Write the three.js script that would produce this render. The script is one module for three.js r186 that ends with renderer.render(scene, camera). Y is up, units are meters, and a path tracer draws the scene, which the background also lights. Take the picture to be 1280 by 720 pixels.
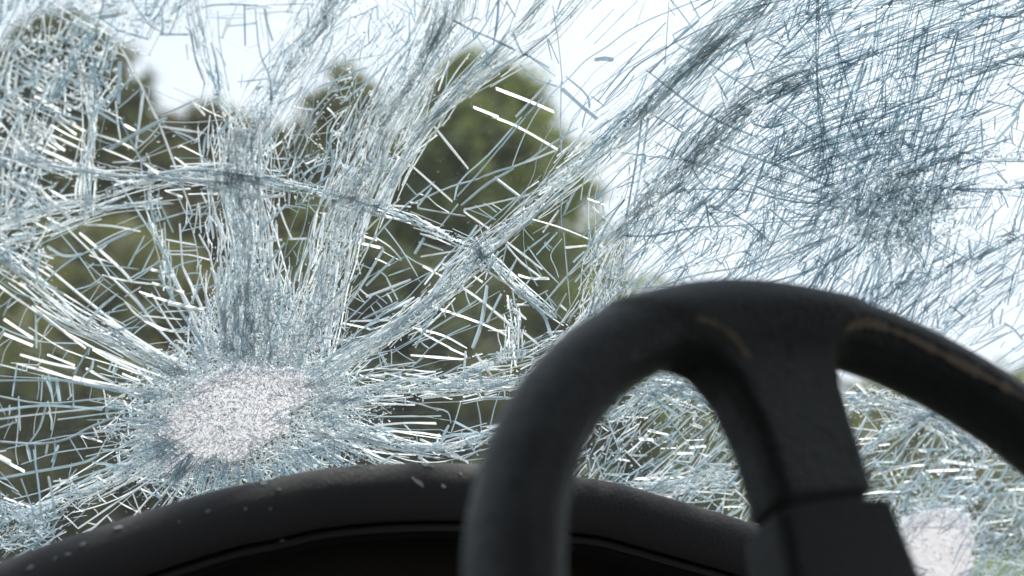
import * as THREE from 'three';
import { mergeGeometries } from 'three/addons/utils/BufferGeometryUtils.js';

// ------------------------------------------------------------------ camera, sky, sun, exposure
const scene = new THREE.Scene();
const F = 1500, W = 1280, H = 720, PITCH = 9 * Math.PI / 180;      // focal length in pixels of the 1280 x 720 photograph
const camera = new THREE.PerspectiveCamera(2 * Math.atan(H / 2 / F) * 180 / Math.PI, 16 / 9, 0.03, 2000);
camera.position.set(0, 1.25, 0);
camera.rotation.set(PITCH, 0, 0);
camera.updateMatrixWorld(true);
camera.focus = 0.87;
camera.userData.fStop = camera.getFocalLength() / 1000 / 0.0112;   // an aperture of 11.2 mm

const SUN = new THREE.Vector3(0.33, 0.85, -0.40).normalize();      // ahead, high and to the right: shines through the windscreen
const sun = new THREE.DirectionalLight(new THREE.Color(1, 0.95, 0.87), 4.2);
sun.position.copy(SUN).multiplyScalar(60); sun.target.position.set(0, 1, 0);
sun.castShadow = true; sun.shadow.radius = 5; sun.shadow.mapSize.set(2048, 2048);
Object.assign(sun.shadow.camera, { left: -30, right: 30, top: 30, bottom: -30, far: 160 });
scene.add(sun, sun.target);

function rng(seed) { let s = seed >>> 0; return () => { s = (s + 0x6d2b79f5) | 0; let t = Math.imul(s ^ (s >>> 15), 1 | s); t = (t + Math.imul(t ^ (t >>> 7), 61 | t)) ^ t; return ((t ^ (t >>> 14)) >>> 0) / 4294967296; }; }
function hash3(x, y, z) { let h = Math.imul(x, 374761393) ^ Math.imul(y, 668265263) ^ Math.imul(z, 2147483647 ^ 1274126177); h = Math.imul(h ^ (h >>> 13), 1274126177); return ((h ^ (h >>> 16)) >>> 0) / 4294967296; }
function noise3(x, y, z) {
  const X = Math.floor(x), Y = Math.floor(y), Z = Math.floor(z), f = (t) => t * t * (3 - 2 * t), u = f(x - X), v = f(y - Y), w = f(z - Z), L = (a, b, t) => a + (b - a) * t;
  return L(L(L(hash3(X, Y, Z), hash3(X + 1, Y, Z), u), L(hash3(X, Y + 1, Z), hash3(X + 1, Y + 1, Z), u), v), L(L(hash3(X, Y, Z + 1), hash3(X + 1, Y, Z + 1), u), L(hash3(X, Y + 1, Z + 1), hash3(X + 1, Y + 1, Z + 1), u), v), w);
}
const fbm = (x, y, z) => noise3(x, y, z) * 0.5 + noise3(x * 2.1, y * 2.1, z * 2.1) * 0.3 + noise3(x * 4.3, y * 4.3, z * 4.3) * 0.2;
{ // hazy bright sky: white over the lower half, pale blue higher up
  const w = 512, h = 256, d = new Float32Array(w * h * 4);
  for (let j = 0; j < h; j++) for (let i = 0; i < w; i++) {
    const el = ((j + 0.5) / h - 0.5) * Math.PI, az = ((i + 0.5) / w - 0.5) * 2 * Math.PI, y = Math.sin(el), x = Math.cos(el) * Math.cos(az), z = Math.cos(el) * Math.sin(az);
    const up = Math.min(1, Math.max(0, (y - 0.25) / 0.6)), c = fbm(x * 2.5 + 9, y * 5 + 3, z * 2.5 + 5), cl = Math.min(1, Math.max(0, (c - 0.42) * 4)), b = up * (1 - 0.6 * cl);
    const glare = 1.1 * Math.exp(-Math.acos(Math.min(1, x * SUN.x + y * SUN.y + z * SUN.z)) / 0.5), veil = 0.06 * (cl - 0.5);
    d.set([0.90 - 0.54 * b + glare + veil, 0.97 - 0.42 * b + glare + veil, 1.09 - 0.22 * b + glare + veil, 1], (j * w + i) * 4);
  }
  const sky = new THREE.DataTexture(d, w, h, THREE.RGBAFormat, THREE.FloatType);
  sky.mapping = THREE.EquirectangularReflectionMapping; sky.magFilter = THREE.LinearFilter; sky.needsUpdate = true;
  scene.background = sky; scene.environment = sky;
}
const renderer = new THREE.WebGLRenderer({ antialias: true });
renderer.toneMapping = THREE.LinearToneMapping; renderer.toneMappingExposure = 1.0;
renderer.shadowMap.enabled = true;

// ------------------------------------------------------------------ helpers
const V = (x, y, z) => new THREE.Vector3(x, y, z);
const used = {};
function numbered(name) { const n = used[name] = (used[name] ?? -1) + 1; return n ? `${name}_${String(n).padStart(3, '0')}` : name; }
function mesh(name, geometry, material, parent = scene) {
  const m = new THREE.Mesh(geometry, material); m.name = parent === scene ? numbered(name) : name; m.castShadow = m.receiveShadow = true; parent.add(m); return m;
}
function thing(name, label, category, position = V(0, 0, 0), group) {
  const o = new THREE.Group(); o.name = numbered(name); o.position.copy(position); o.userData = { label, category }; if (group) o.userData.group = group; scene.add(o); return o;
}
function geo(pos, idx, uv, nor) {
  const g = new THREE.BufferGeometry(); g.setAttribute('position', new THREE.Float32BufferAttribute(pos, 3)); if (idx) g.setIndex(idx);
  if (uv) g.setAttribute('uv', new THREE.Float32BufferAttribute(uv, 2));
  if (nor) g.setAttribute('normal', new THREE.Float32BufferAttribute(nor, 3)); else g.computeVertexNormals();
  return g;
}
const ray = (u, v) => V((u - W / 2) / F, (H / 2 - v) / F, -1).applyQuaternion(camera.quaternion);      // per metre of depth
const camPoint = (x, y, z) => V(x, y, z).applyMatrix4(camera.matrixWorld);
function grain(n, f, seed, contrast = 1) {   // tiling grey noise texture
  const d = new Uint8Array(n * n * 4), r = rng(seed), g = [];
  for (const k of f) { const a = Float32Array.from({ length: k * k }, r); g.push([k, a]); }
  for (let y = 0; y < n; y++) for (let x = 0; x < n; x++) {
    let s = 0, wsum = 0, wt = 1;
    for (const [k, a] of g) { const X = x / n * k, Y = y / n * k, i = Math.floor(X), j = Math.floor(Y), q = (t) => t * t * (3 - 2 * t), u = q(X - i), v = q(Y - j), i1 = (i + 1) % k, j1 = (j + 1) % k;
      s += wt * ((a[j * k + i] * (1 - u) + a[j * k + i1] * u) * (1 - v) + (a[j1 * k + i] * (1 - u) + a[j1 * k + i1] * u) * v); wsum += wt; wt *= 0.8; }
    const c = Math.max(0, Math.min(255, 255 * (0.5 + (s / wsum - 0.5) * 2 * contrast))); d.set([c, c, c, 255], (y * n + x) * 4);
  }
  const t = new THREE.DataTexture(d, n, n); t.wrapS = t.wrapT = THREE.RepeatWrapping; t.magFilter = THREE.LinearFilter; t.needsUpdate = true; return t;
}

// ------------------------------------------------------------------ materials
const leatherBump = grain(512, [34, 80, 200], 5, 1.4), leatherRough = grain(256, [90, 160, 220], 6, 0.15);
const M = {
  leather: new THREE.MeshPhysicalMaterial({ color: new THREE.Color(0.020, 0.019, 0.0185), roughness: 0.86, sheen: 1, sheenColor: new THREE.Color(0.22, 0.215, 0.21), sheenRoughness: 0.45, bumpMap: leatherBump, bumpScale: 0.0011, roughnessMap: leatherRough }),
  cover: new THREE.MeshPhysicalMaterial({ color: new THREE.Color(0.022, 0.021, 0.021), roughness: 0.6, bumpMap: leatherBump, bumpScale: 0.0003 }),
  worn: new THREE.MeshPhysicalMaterial({ color: new THREE.Color(0.70, 0.57, 0.45), roughness: 0.9, bumpMap: leatherBump, bumpScale: 0.001 }),
  vinyl: new THREE.MeshPhysicalMaterial({ color: new THREE.Color(0.078, 0.072, 0.072), roughness: 0.75, bumpMap: leatherBump, bumpScale: 0.00025, side: THREE.DoubleSide }),
  dark: new THREE.MeshPhysicalMaterial({ color: new THREE.Color(0.012, 0.010, 0.009), roughness: 0.7 }),
  lip: new THREE.MeshPhysicalMaterial({ color: new THREE.Color(0.065, 0.062, 0.058), roughness: 0.5, side: THREE.DoubleSide }),
  lining: new THREE.MeshPhysicalMaterial({ color: new THREE.Color(0.09, 0.09, 0.10), roughness: 0.95 }),
  pane: new THREE.MeshPhysicalMaterial({ color: new THREE.Color(0.95, 0.98, 0.97), roughness: 0.13, transmission: 1, thickness: 0, ior: 1.5 }),
  strand: new THREE.MeshPhysicalMaterial({ color: new THREE.Color(0.76, 0.85, 0.89), roughness: 0.72, transmission: 0.85, thickness: 0, ior: 1.5 }),
  teal: new THREE.MeshPhysicalMaterial({ color: new THREE.Color(0.66, 0.74, 0.80), roughness: 0.8, transmission: 0.7, thickness: 0, ior: 1.5 }),  // edge tint, darkened in the colour for faces that mirror the dark interior
  facet: new THREE.MeshPhysicalMaterial({ color: new THREE.Color(0.92, 0.95, 0.97), roughness: 0.34, transmission: 0.7, thickness: 0, ior: 1.6 }),
  glint: new THREE.MeshPhysicalMaterial({ color: new THREE.Color(0.95, 0.97, 0.98), roughness: 0.5, transmission: 0.6, thickness: 0, ior: 2.0 }),
  powder: new THREE.MeshPhysicalMaterial({ color: new THREE.Color(0.95, 0.90, 0.905), roughness: 1, transmission: 0.85, thickness: 0 }),
  frost: new THREE.MeshPhysicalMaterial({ color: new THREE.Color(0.975, 0.985, 0.99), roughness: 0.92, transmission: 1, thickness: 0 }),
  crushed: new THREE.MeshPhysicalMaterial({ color: new THREE.Color(0.94, 0.875, 0.885), roughness: 1, transmission: 0.62, thickness: 0, bumpMap: grain(512, [110, 200, 256], 8, 1.4), bumpScale: 0.00025 }),
  dust: new THREE.MeshPhysicalMaterial({ color: new THREE.Color(0.75, 0.73, 0.68), roughness: 1, transmission: 0.5, thickness: 0 }),
  brightChip: new THREE.MeshPhysicalMaterial({ color: new THREE.Color(0.88, 0.90, 0.91), roughness: 0.2, transmission: 0.3, thickness: 0 }),
  chip: new THREE.MeshPhysicalMaterial({ color: new THREE.Color(0.62, 0.65, 0.67), roughness: 0.25, transmission: 0.35, thickness: 0 }),
};

// ------------------------------------------------------------------ ground and trees outside
const terrain = new THREE.PlaneGeometry(900, 900, 60, 60).rotateX(-Math.PI / 2).translate(0, 0, -100);
{ const uv = terrain.attributes.uv; for (let i = 0; i < uv.count; i++) uv.setXY(i, uv.getX(i) * 300, uv.getY(i) * 300); }
const grassMap = (() => { const t = grain(256, [8, 30, 120], 11, 0.9), d = t.image.data; for (let i = 0; i < d.length; i += 4) { const g = d[i] / 255; d[i] = 62 + 45 * g; d[i + 1] = 72 + 50 * g; d[i + 2] = 34 + 22 * g; } t.colorSpace = THREE.SRGBColorSpace; t.needsUpdate = true; return t; })();
mesh('ground', terrain, new THREE.MeshStandardMaterial({ map: grassMap, roughness: 1 })).userData.kind = 'structure';
const leafMats = [[0.22, 0.25, 0.065], [0.15, 0.16, 0.05], [0.22, 0.22, 0.06], [0.17, 0.145, 0.055]].map(([r, g, b]) => new THREE.MeshPhysicalMaterial({ color: new THREE.Color(r, g, b), roughness: 0.9, transmission: 0.6, thickness: 0 }));
const bark = new THREE.MeshStandardMaterial({ color: new THREE.Color(0.09, 0.07, 0.055), roughness: 1 });
// A tree: crown(h) gives the crown's radius at height share h; leaves are small faces in clumps spread through its outer volume.
function tree(label, u, depth, vTop, widthPx, seed, mat, shape, leaves, group, name = 'tree') {
  const base = ray(u, 360).multiplyScalar(depth).add(camera.position); const top = ray(u, vTop).multiplyScalar(depth).add(camera.position).y; base.y = 0;
  const height = top, R = widthPx / 2 / F * depth, r = rng(seed);
  const o = thing(name, label, 'tree', base, group);
  const tr = [new THREE.CylinderGeometry(R * 0.03, R * 0.09, height * 0.85, 9).translate(0, height * 0.425, 0)];
  for (let k = 0; k < 9; k++) { const a = k * 2.4, y = height * (0.2 + 0.06 * k), l = R * 0.7 * shape(y / height); tr.push(new THREE.CylinderGeometry(R * 0.01, R * 0.028, l, 5).translate(0, l / 2, 0).rotateZ(-1.05).rotateY(a).translate(0, y, 0)); }
  mesh('trunk', mergeGeometries(tr), bark, o);
  const pos = [], nor = [], size = 0.011 * Math.sqrt(R * height) + 0.05;
  const clumps = Math.round(leaves / 40);
  for (let c = 0; c < clumps; c++) {
    const h = 0.04 + 0.96 * Math.pow(r(), 0.9), a = r() * 2 * Math.PI, rad = R * shape(h) * Math.pow(r(), 0.35) * (r() < 0.16 ? 1.0 + 0.35 * r() : 0.95), cs = R * (0.06 + 0.1 * r());
    const bump = 0.75 + 0.5 * noise3(Math.cos(a) * 2 + seed, h * 7, Math.sin(a) * 2);
    const cx = Math.cos(a) * rad * bump, cz = Math.sin(a) * rad * bump, cy = h * height - cs;
    for (let k = 0; k < 40; k++) {
      const p = V(r() - 0.5, r() - 0.5, r() - 0.5).multiplyScalar(2); if (p.length() > 1) { p.normalize().multiplyScalar(r()); } p.multiplyScalar(cs).add(V(cx, Math.min(cy, height * 0.98), cz));
      const n = V(r() - 0.5, r() - 0.2, r() - 0.5).normalize(), t = V(r() - 0.5, r() - 0.5, r() - 0.5).cross(n).normalize(), b = n.clone().cross(t), s = size * (0.6 + 0.9 * r());
      for (const [x, y] of [[-1, 0], [0.1, -0.5], [1, 0.1], [-1, 0], [1, 0.1], [-0.1, 0.55]]) { pos.push(p.x + t.x * x * s + b.x * y * s, p.y + t.y * x * s + b.y * y * s, p.z + t.z * x * s + b.z * y * s); nor.push(n.x, n.y, n.z); }
    }
  }
  mesh('crown', geo(pos, null, null, nor), mat, o);
}
const cone = (h) => h < 0.12 ? h / 0.12 : Math.pow((1 - h) / 0.88, 0.58), round = (h) => Math.sqrt(Math.max(0, 1 - Math.pow((h - 0.52) / 0.48, 2))), full = (h) => h < 0.15 ? 0.8 : Math.sqrt(Math.max(0, 1 - Math.pow((h - 0.35) / 0.65, 2)));
const treesGroup = 'trees standing beyond the shattered windscreen';
tree('tall rounded olive green tree right of centre, its top against the white sky', 596, 24, 40, 620, 3, leafMats[0], cone, 40000, treesGroup);
tree('loose lighter tree between the tall rounded tree and the sky gap, left of centre', 425, 27, 60, 380, 4, leafMats[2], cone, 11000, treesGroup);
tree('dark brownish tree in the middle of the left tree mass', 262, 30, 118, 440, 5, leafMats[3], full, 30000, treesGroup);
tree('dark green tree at the far left edge of the view', 62, 26, -10, 360, 6, leafMats[1], full, 30000, treesGroup);
tree('broad dark tree behind the brownish one, filling the gap to the tall tree', 380, 34, 150, 420, 12, leafMats[1], full, 24000, treesGroup);
tree('broad dark tree half hidden behind the far left one', 150, 36, 130, 420, 13, leafMats[3], full, 24000, treesGroup);
tree('low olive bush in front of the left trees', 150, 20, 270, 520, 7, leafMats[2], full, 24000, treesGroup, 'bush');
tree('low dark bush at the foot of the tall rounded tree', 470, 20, 300, 520, 8, leafMats[1], full, 24000, treesGroup, 'bush');
tree('low green bush seen through the left opening of the steering wheel', 850, 24, 455, 400, 9, leafMats[0], full, 16000, treesGroup, 'bush');
tree('low green bush seen through the right opening of the steering wheel', 1190, 26, 448, 620, 10, leafMats[2], full, 18000, treesGroup, 'bush');

// ------------------------------------------------------------------ steering wheel (a distance field, meshed by surface nets)
function surfaceNets(f, lo, hi, cell) {
  const n = [0, 1, 2].map((k) => Math.ceil((hi[k] - lo[k]) / cell) + 1), [nx, ny, nz] = n, val = new Float32Array(nx * ny * nz), at = (i, j, k) => i + nx * (j + ny * k);
  for (let k = 0; k < nz; k++) for (let j = 0; j < ny; j++) for (let i = 0; i < nx; i++) val[at(i, j, k)] = f(lo[0] + i * cell, lo[1] + j * cell, lo[2] + k * cell);
  const id = new Int32Array(nx * ny * nz).fill(-1), pos = [], idx = [];
  for (let k = 0; k < nz - 1; k++) for (let j = 0; j < ny - 1; j++) for (let i = 0; i < nx - 1; i++) {
    let sx = 0, sy = 0, sz = 0, c = 0;
    const edge = (a, b) => { const va = val[at(i + a[0], j + a[1], k + a[2])], vb = val[at(i + b[0], j + b[1], k + b[2])]; if ((va < 0) !== (vb < 0)) { const t = va / (va - vb); sx += a[0] + (b[0] - a[0]) * t; sy += a[1] + (b[1] - a[1]) * t; sz += a[2] + (b[2] - a[2]) * t; c++; } };
    for (const p of [0, 1]) for (const q of [0, 1]) { edge([0, p, q], [1, p, q]); edge([p, 0, q], [p, 1, q]); edge([p, q, 0], [p, q, 1]); }
    if (c) { id[at(i, j, k)] = pos.length / 3; pos.push(lo[0] + (i + sx / c) * cell, lo[1] + (j + sy / c) * cell, lo[2] + (k + sz / c) * cell); }
  }
  const quad = (a, b, c, d, flip) => { if (a < 0 || b < 0 || c < 0 || d < 0) return; flip ? idx.push(a, c, b, a, d, c) : idx.push(a, b, c, a, c, d); };
  for (let k = 1; k < nz - 1; k++) for (let j = 1; j < ny - 1; j++) for (let i = 1; i < nx - 1; i++) {
    const v = val[at(i, j, k)] < 0;
    if (v !== val[at(i + 1, j, k)] < 0) quad(id[at(i, j - 1, k - 1)], id[at(i, j, k - 1)], id[at(i, j, k)], id[at(i, j - 1, k)], !v);
    if (v !== val[at(i, j + 1, k)] < 0) quad(id[at(i - 1, j, k - 1)], id[at(i - 1, j, k)], id[at(i, j, k)], id[at(i, j, k - 1)], !v);
    if (v !== val[at(i, j, k + 1)] < 0) quad(id[at(i - 1, j - 1, k)], id[at(i, j - 1, k)], id[at(i, j, k)], id[at(i - 1, j, k)], !v);
  }
  const nor = [], e = cell * 0.4;
  for (let i = 0; i < pos.length; i += 3) { const [x, y, z] = [pos[i], pos[i + 1], pos[i + 2]], g = V(f(x + e, y, z) - f(x - e, y, z), f(x, y + e, z) - f(x, y - e, z), f(x, y, z + e) - f(x, y, z - e)).normalize(); nor.push(g.x, g.y, g.z); }
  const uv = []; for (let i = 0; i < pos.length; i += 3) { const a = Math.abs(nor[i + 2]) > 0.5; uv.push(pos[i] / 0.06 + (a ? 0 : pos[i + 2] / 0.06), pos[i + 1] / 0.06 + (a ? 0 : pos[i + 2] / 0.09)); }
  return geo(pos, idx, uv, nor);
}
const wheelCenter = camPoint(0.1720, -0.1532, -0.4900), wa = 0.53, wb = 0.722, RIM = 0.185, TUBE = 0.0192;
const wn = V(Math.sin(wa) * Math.cos(wb), Math.sin(wb), Math.cos(wa) * Math.cos(wb)), we1 = V(0, 1, 0).cross(wn).normalize(), we2 = wn.clone().cross(we1);
const wheelMatrix = new THREE.Matrix4().makeBasis(we1.clone().applyQuaternion(camera.quaternion), we2.clone().applyQuaternion(camera.quaternion), wn.clone().applyQuaternion(camera.quaternion)).setPosition(wheelCenter);
const wheelInverse = wheelMatrix.clone().invert();
const toWheel = (u, v, h) => { const o = camera.position.clone().applyMatrix4(wheelInverse), d = ray(u, v).transformDirection(wheelInverse); return o.addScaledVector(d, (h - o.z) / d.z); };   // where the sight line meets the plane h in front of the wheel
const smin = (a, b, k) => { const h = Math.max(k - Math.abs(a - b), 0) / k; return Math.min(a, b) - h * h * k / 4; }, smax = (a, b, k) => -smin(-a, -b, k);
function poly2(pts) { return (x, y) => { let d = Infinity, s = 1; for (let i = 0, j = pts.length - 1; i < pts.length; j = i++) { const [ax, ay] = pts[i], [bx, by] = pts[j], ex = bx - ax, ey = by - ay, wx = x - ax, wy = y - ay, t = Math.min(1, Math.max(0, (wx * ex + wy * ey) / (ex * ex + ey * ey))); d = Math.min(d, (wx - ex * t) ** 2 + (wy - ey * t) ** 2); const c = [y >= ay, y < by, ex * wy > ey * wx]; if (c.every(Boolean) || c.every((q) => !q)) s = -s; } return s * Math.sqrt(d); }; }
const FRONT = 0.013, BACK = -0.015;
const xy = (u, v, h) => { const p = toWheel(u, v, h); return [p.x, p.y]; };
const spokeShape = poly2([[-0.075, 0.185], [-0.050, 0.170], [-0.040, 0.155], [-0.035, 0.138], [-0.037, 0.112], [-0.042, 0.092], [-0.046, 0.077], [-0.049, 0.062], [0.005, 0.060], [0.013, 0.076], [0.020, 0.096], [0.025, 0.114], [0.031, 0.131], [0.038, 0.146], [0.052, 0.164], [0.075, 0.185]]);
const gapTop = () => 0.0715;     // the joint between leather spoke and plastic cover
const coverShape = poly2([[-0.0505, 0.074], [-0.064, 0.040], [-0.085, 0.010], [-0.085, -0.040], [0.050, -0.040], [0.030, 0.000], [0.006, 0.032], [0.0145, 0.068], [0.0125, 0.074]]);
const slab = (d2, z, lo, hi, round_) => { const dz = Math.max(lo - z, z - hi) + round_, dd = d2 + round_; return Math.min(Math.max(dd, dz), 0) + Math.hypot(Math.max(dd, 0), Math.max(dz, 0)) - round_; };
const torus = (x, y, z) => { const q = Math.hypot(x, y) - RIM, a = Math.atan2(y, x); return Math.hypot(q, z) - TUBE * (1 + 0.012 * Math.sin(a * 26) * (y < 0.12 ? 1 : 0)); };
const upper = (x, y, z) => { const t = torus(x, y, z); if (t > 0.06 && (Math.abs(x) > 0.1 || y < 0.05)) return t; return smin(t, slab(spokeShape(x, y), z, BACK, FRONT + 0.001, 0.0095) + 0.0055 * Math.exp(-(((y - 0.0735) / 0.0021) ** 2)), 0.012); };
const cover = (x, y, z) => slab(smax(coverShape(x, y), y - gapTop(x) + 0.001, 0.002), z, BACK - 0.002, FRONT + 0.0028, 0.006);
const sideSpoke = (x, y, z) => { const c = Math.hypot(x, y); return smax(slab(Math.abs(y + 0.02 + 0.25 * Math.abs(x)) - 0.022, z, -0.014, 0.008, 0.007), c - RIM, 0.01); };
{
  const wheel = thing('steering_wheel', 'black leather steering wheel with a worn spoke, blurred close in front of the windscreen', 'steering wheel');
  wheelMatrix.decompose(wheel.position, wheel.quaternion, wheel.scale);
  mesh('rim', surfaceNets(upper, [-0.212, -0.212, -0.024], [0.212, 0.212, 0.024], 0.0026), M.leather, wheel);
  mesh('hub_cover', surfaceNets(cover, [-0.095, -0.05, -0.024], [0.06, 0.085, 0.024], 0.0022), M.cover, wheel);
  mesh('spoke', surfaceNets((x, y, z) => x > -0.03 ? 1 : sideSpoke(x, y, z), [-0.19, -0.1, -0.022], [-0.02, 0.03, 0.016], 0.004), M.cover, wheel);
  mesh('spoke', surfaceNets((x, y, z) => x < 0.01 ? 1 : sideSpoke(x, y, z), [0.0, -0.1, -0.022], [0.19, 0.03, 0.016], 0.004), M.cover, wheel);
  // the worn seams where the front of the leather folds over into the openings
  const onWheel = (u, v) => { const o = camera.position.clone().applyMatrix4(wheelInverse), d = ray(u, v).transformDirection(wheelInverse); let t = 0.2; for (let k = 0; k < 160; k++) { const p = o.clone().addScaledVector(d, t), s = upper(p.x, p.y, p.z); if (s < 2e-4) return p; t += Math.max(s * 0.8, 1e-4); } return null; };
  const seam = (pts, radius, seed) => {
    const r = rng(seed), c = new THREE.CatmullRomCurve3(pts.map(([u, v]) => onWheel(u, v)).filter(Boolean)), n = 150, pos = [], idx = [], uv = [];
    for (let i = 0; i <= n; i++) {
      const p = c.getPoint(i / n), t = c.getTangent(i / n), e = 1e-3, nn = V(upper(p.x + e, p.y, p.z) - upper(p.x - e, p.y, p.z), upper(p.x, p.y + e, p.z) - upper(p.x, p.y - e, p.z), upper(p.x, p.y, p.z + e) - upper(p.x, p.y, p.z - e)).normalize(), b = t.clone().cross(nn).normalize();
      const end = Math.min(1, Math.min(i, n - i) / 18), w = radius * (0.55 + 0.9 * noise3(i * 0.23, seed, 0)) * end * (0.7 + 0.5 * r());
      const s = upper(p.x, p.y, p.z); p.addScaledVector(nn, -s);
      for (let k = 0; k < 6; k++) { const a = k / 5 * Math.PI; pos.push(...p.clone().addScaledVector(b, Math.cos(a) * w).addScaledVector(nn, Math.sin(a) * w * 0.35 - 0.00015).toArray()); uv.push(i / 40, k / 12); }
      if (i) for (let k = 0; k < 5; k++) { const a = (i - 1) * 6 + k, q = i * 6 + k; idx.push(a, a + 1, q, a + 1, q + 1, q); }
    }
    mesh('worn_seam', geo(pos, idx, uv), M.worn, wheel).userData.label = 'tan worn leather seam';
  };
  seam([[1054, 418], [1064, 409], [1077, 404], [1092, 405], [1106, 409], [1134, 420], [1162, 434], [1201, 454], [1240, 475], [1279, 496], [1300, 508]], 0.0023, 3);
  seam([[866, 398], [878, 399], [888, 402], [897, 406], [906, 411], [914, 418], [923, 428], [931, 440], [940, 452]], 0.0020, 4);
}

// ------------------------------------------------------------------ dashboard with the instrument hood
{
  const wy = 0.30, deck = (u, v, d = 0.76) => ray(u, v).multiplyScalar(d / (1 - Math.sin(wy) * (u - 640) / F)).add(camera.position);      // a vertical plane turned like the windscreen
  const back = V(-Math.sin(wy), 0, -Math.cos(wy)), along = V(Math.cos(wy), 0, -Math.sin(wy)).normalize();
  const top = new THREE.CatmullRomCurve3([[-160, 770], [-80, 734], [0, 702], [100, 667], [191, 636], [284, 609], [333, 600], [383, 589], [432, 583], [506, 579], [590, 580], [650, 584], [720, 596], [765, 602], [815, 616], [865, 631], [925, 649], [1000, 676], [1080, 709], [1170, 752]].map(([u, v]) => deck(u, v)));
  const dash = thing('dashboard', 'dark grey curved instrument hood of the dashboard below the windscreen', 'dashboard', deck(560, 640));
  const sweep = (name, curve, profile, material, n = 160) => {     // profile: [towards the glass, up] in metres
    const pos = [], idx = [], uv = [], k = profile.length;
    for (let i = 0; i <= n; i++) { const p = curve.getPointAt(i / n).sub(dash.position), t = curve.getTangentAt(i / n), up = back.clone().cross(t).normalize().multiplyScalar(-1); if (up.y < 0) up.negate(); let l = 0;
      profile.forEach(([b, h], j) => { if (j) l += Math.hypot(b - profile[j - 1][0], h - profile[j - 1][1]); pos.push(...p.clone().addScaledVector(back, b).addScaledVector(up, h).toArray()); uv.push(i / n * 12, l / 0.07); }); }
    for (let i = 0; i < n; i++) for (let j = 0; j < k - 1; j++) { const a = i * k + j, b = a + k; idx.push(a, b, a + 1, a + 1, b, b + 1); }
    return mesh(name, geo(pos, idx, uv), material, dash);
  };
  const arc = []; for (let i = 0; i <= 14; i++) { const a = Math.PI / 2 + i / 14 * Math.PI; arc.push([0.017 * Math.cos(a), -0.0175 + 0.0175 * Math.sin(a)]); }
  sweep('instrument_hood', top, [[0.30, -0.11], [0.16, -0.034], [0.08, -0.010], [0.03, -0.0015], ...arc, [0.01, -0.036], [0.10, -0.040]], M.vinyl);
  sweep('hood_lip', top, Array.from({ length: 13 }, (_, i) => { const a = i / 12 * 2 * Math.PI; return [0.006 + 0.003 * Math.cos(a), -0.0395 + 0.0026 * Math.sin(a)]; }), M.lip);
  sweep('hood_lining', top, [[0.005, -0.0425], [0.02, -0.047], [0.14, -0.052]], M.dark);
  // the unlit instrument panel deep under the hood and the dashboard body below
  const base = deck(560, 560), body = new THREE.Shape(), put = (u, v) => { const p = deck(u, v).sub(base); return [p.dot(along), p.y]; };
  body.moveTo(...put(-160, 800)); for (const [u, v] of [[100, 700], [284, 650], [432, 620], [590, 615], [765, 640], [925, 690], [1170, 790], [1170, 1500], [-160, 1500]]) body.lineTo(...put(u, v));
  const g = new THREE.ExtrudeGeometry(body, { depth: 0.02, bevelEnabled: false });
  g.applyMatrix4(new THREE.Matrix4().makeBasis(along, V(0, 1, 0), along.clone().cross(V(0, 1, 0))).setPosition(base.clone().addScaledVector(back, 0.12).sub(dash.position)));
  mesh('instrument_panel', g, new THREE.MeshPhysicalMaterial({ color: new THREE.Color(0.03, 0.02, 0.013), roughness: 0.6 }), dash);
}
// ------------------------------------------------------------------ windscreen: pane, slivers, bands of splinters, crushed spots
const glassTurn = 0.30, glassLean = 0.50;                          // turned to the left, top leaning towards the driver
const GN = V(Math.sin(glassTurn) * Math.cos(glassLean), -Math.sin(glassLean), Math.cos(glassTurn) * Math.cos(glassLean));            // inward normal
const GO = ray(640, 360).multiplyScalar(0.87).add(camera.position), GX = V(0, 1, 0).cross(GN).normalize(), GY = GN.clone().cross(GX);
const dents = [];                                                  // [x, y, radius, height]: the glass is pushed in at each blow
const hit = (u, v) => { const d = ray(u, v), t = GO.clone().sub(camera.position).dot(GN) / d.dot(GN), p = d.multiplyScalar(t).add(camera.position).sub(GO); return [p.dot(GX), p.dot(GY), t]; };
const at = (x, y, lift = 0) => { let h = lift; for (const [a, b, r, k] of dents) h += k * Math.exp(-((x - a) ** 2 + (y - b) ** 2) / r / r); return GO.clone().addScaledVector(GX, x).addScaledVector(GY, y).addScaledVector(GN, h); };
for (const [u, v, r, k] of [[305, 520, 0.07, -0.012], [1125, 270, 0.09, -0.012], [1180, 680, 0.06, -0.010], [20, 660, 0.05, -0.008]]) { const [x, y] = hit(u, v); dents.push([x, y, r, k]); }
const G = rng(77), gauss = () => (G() + G() + G() - 1.5) / 0.75, mmPerPx = (u, v) => hit(u, v)[2] / F, rad = Math.PI / 180;

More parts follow.
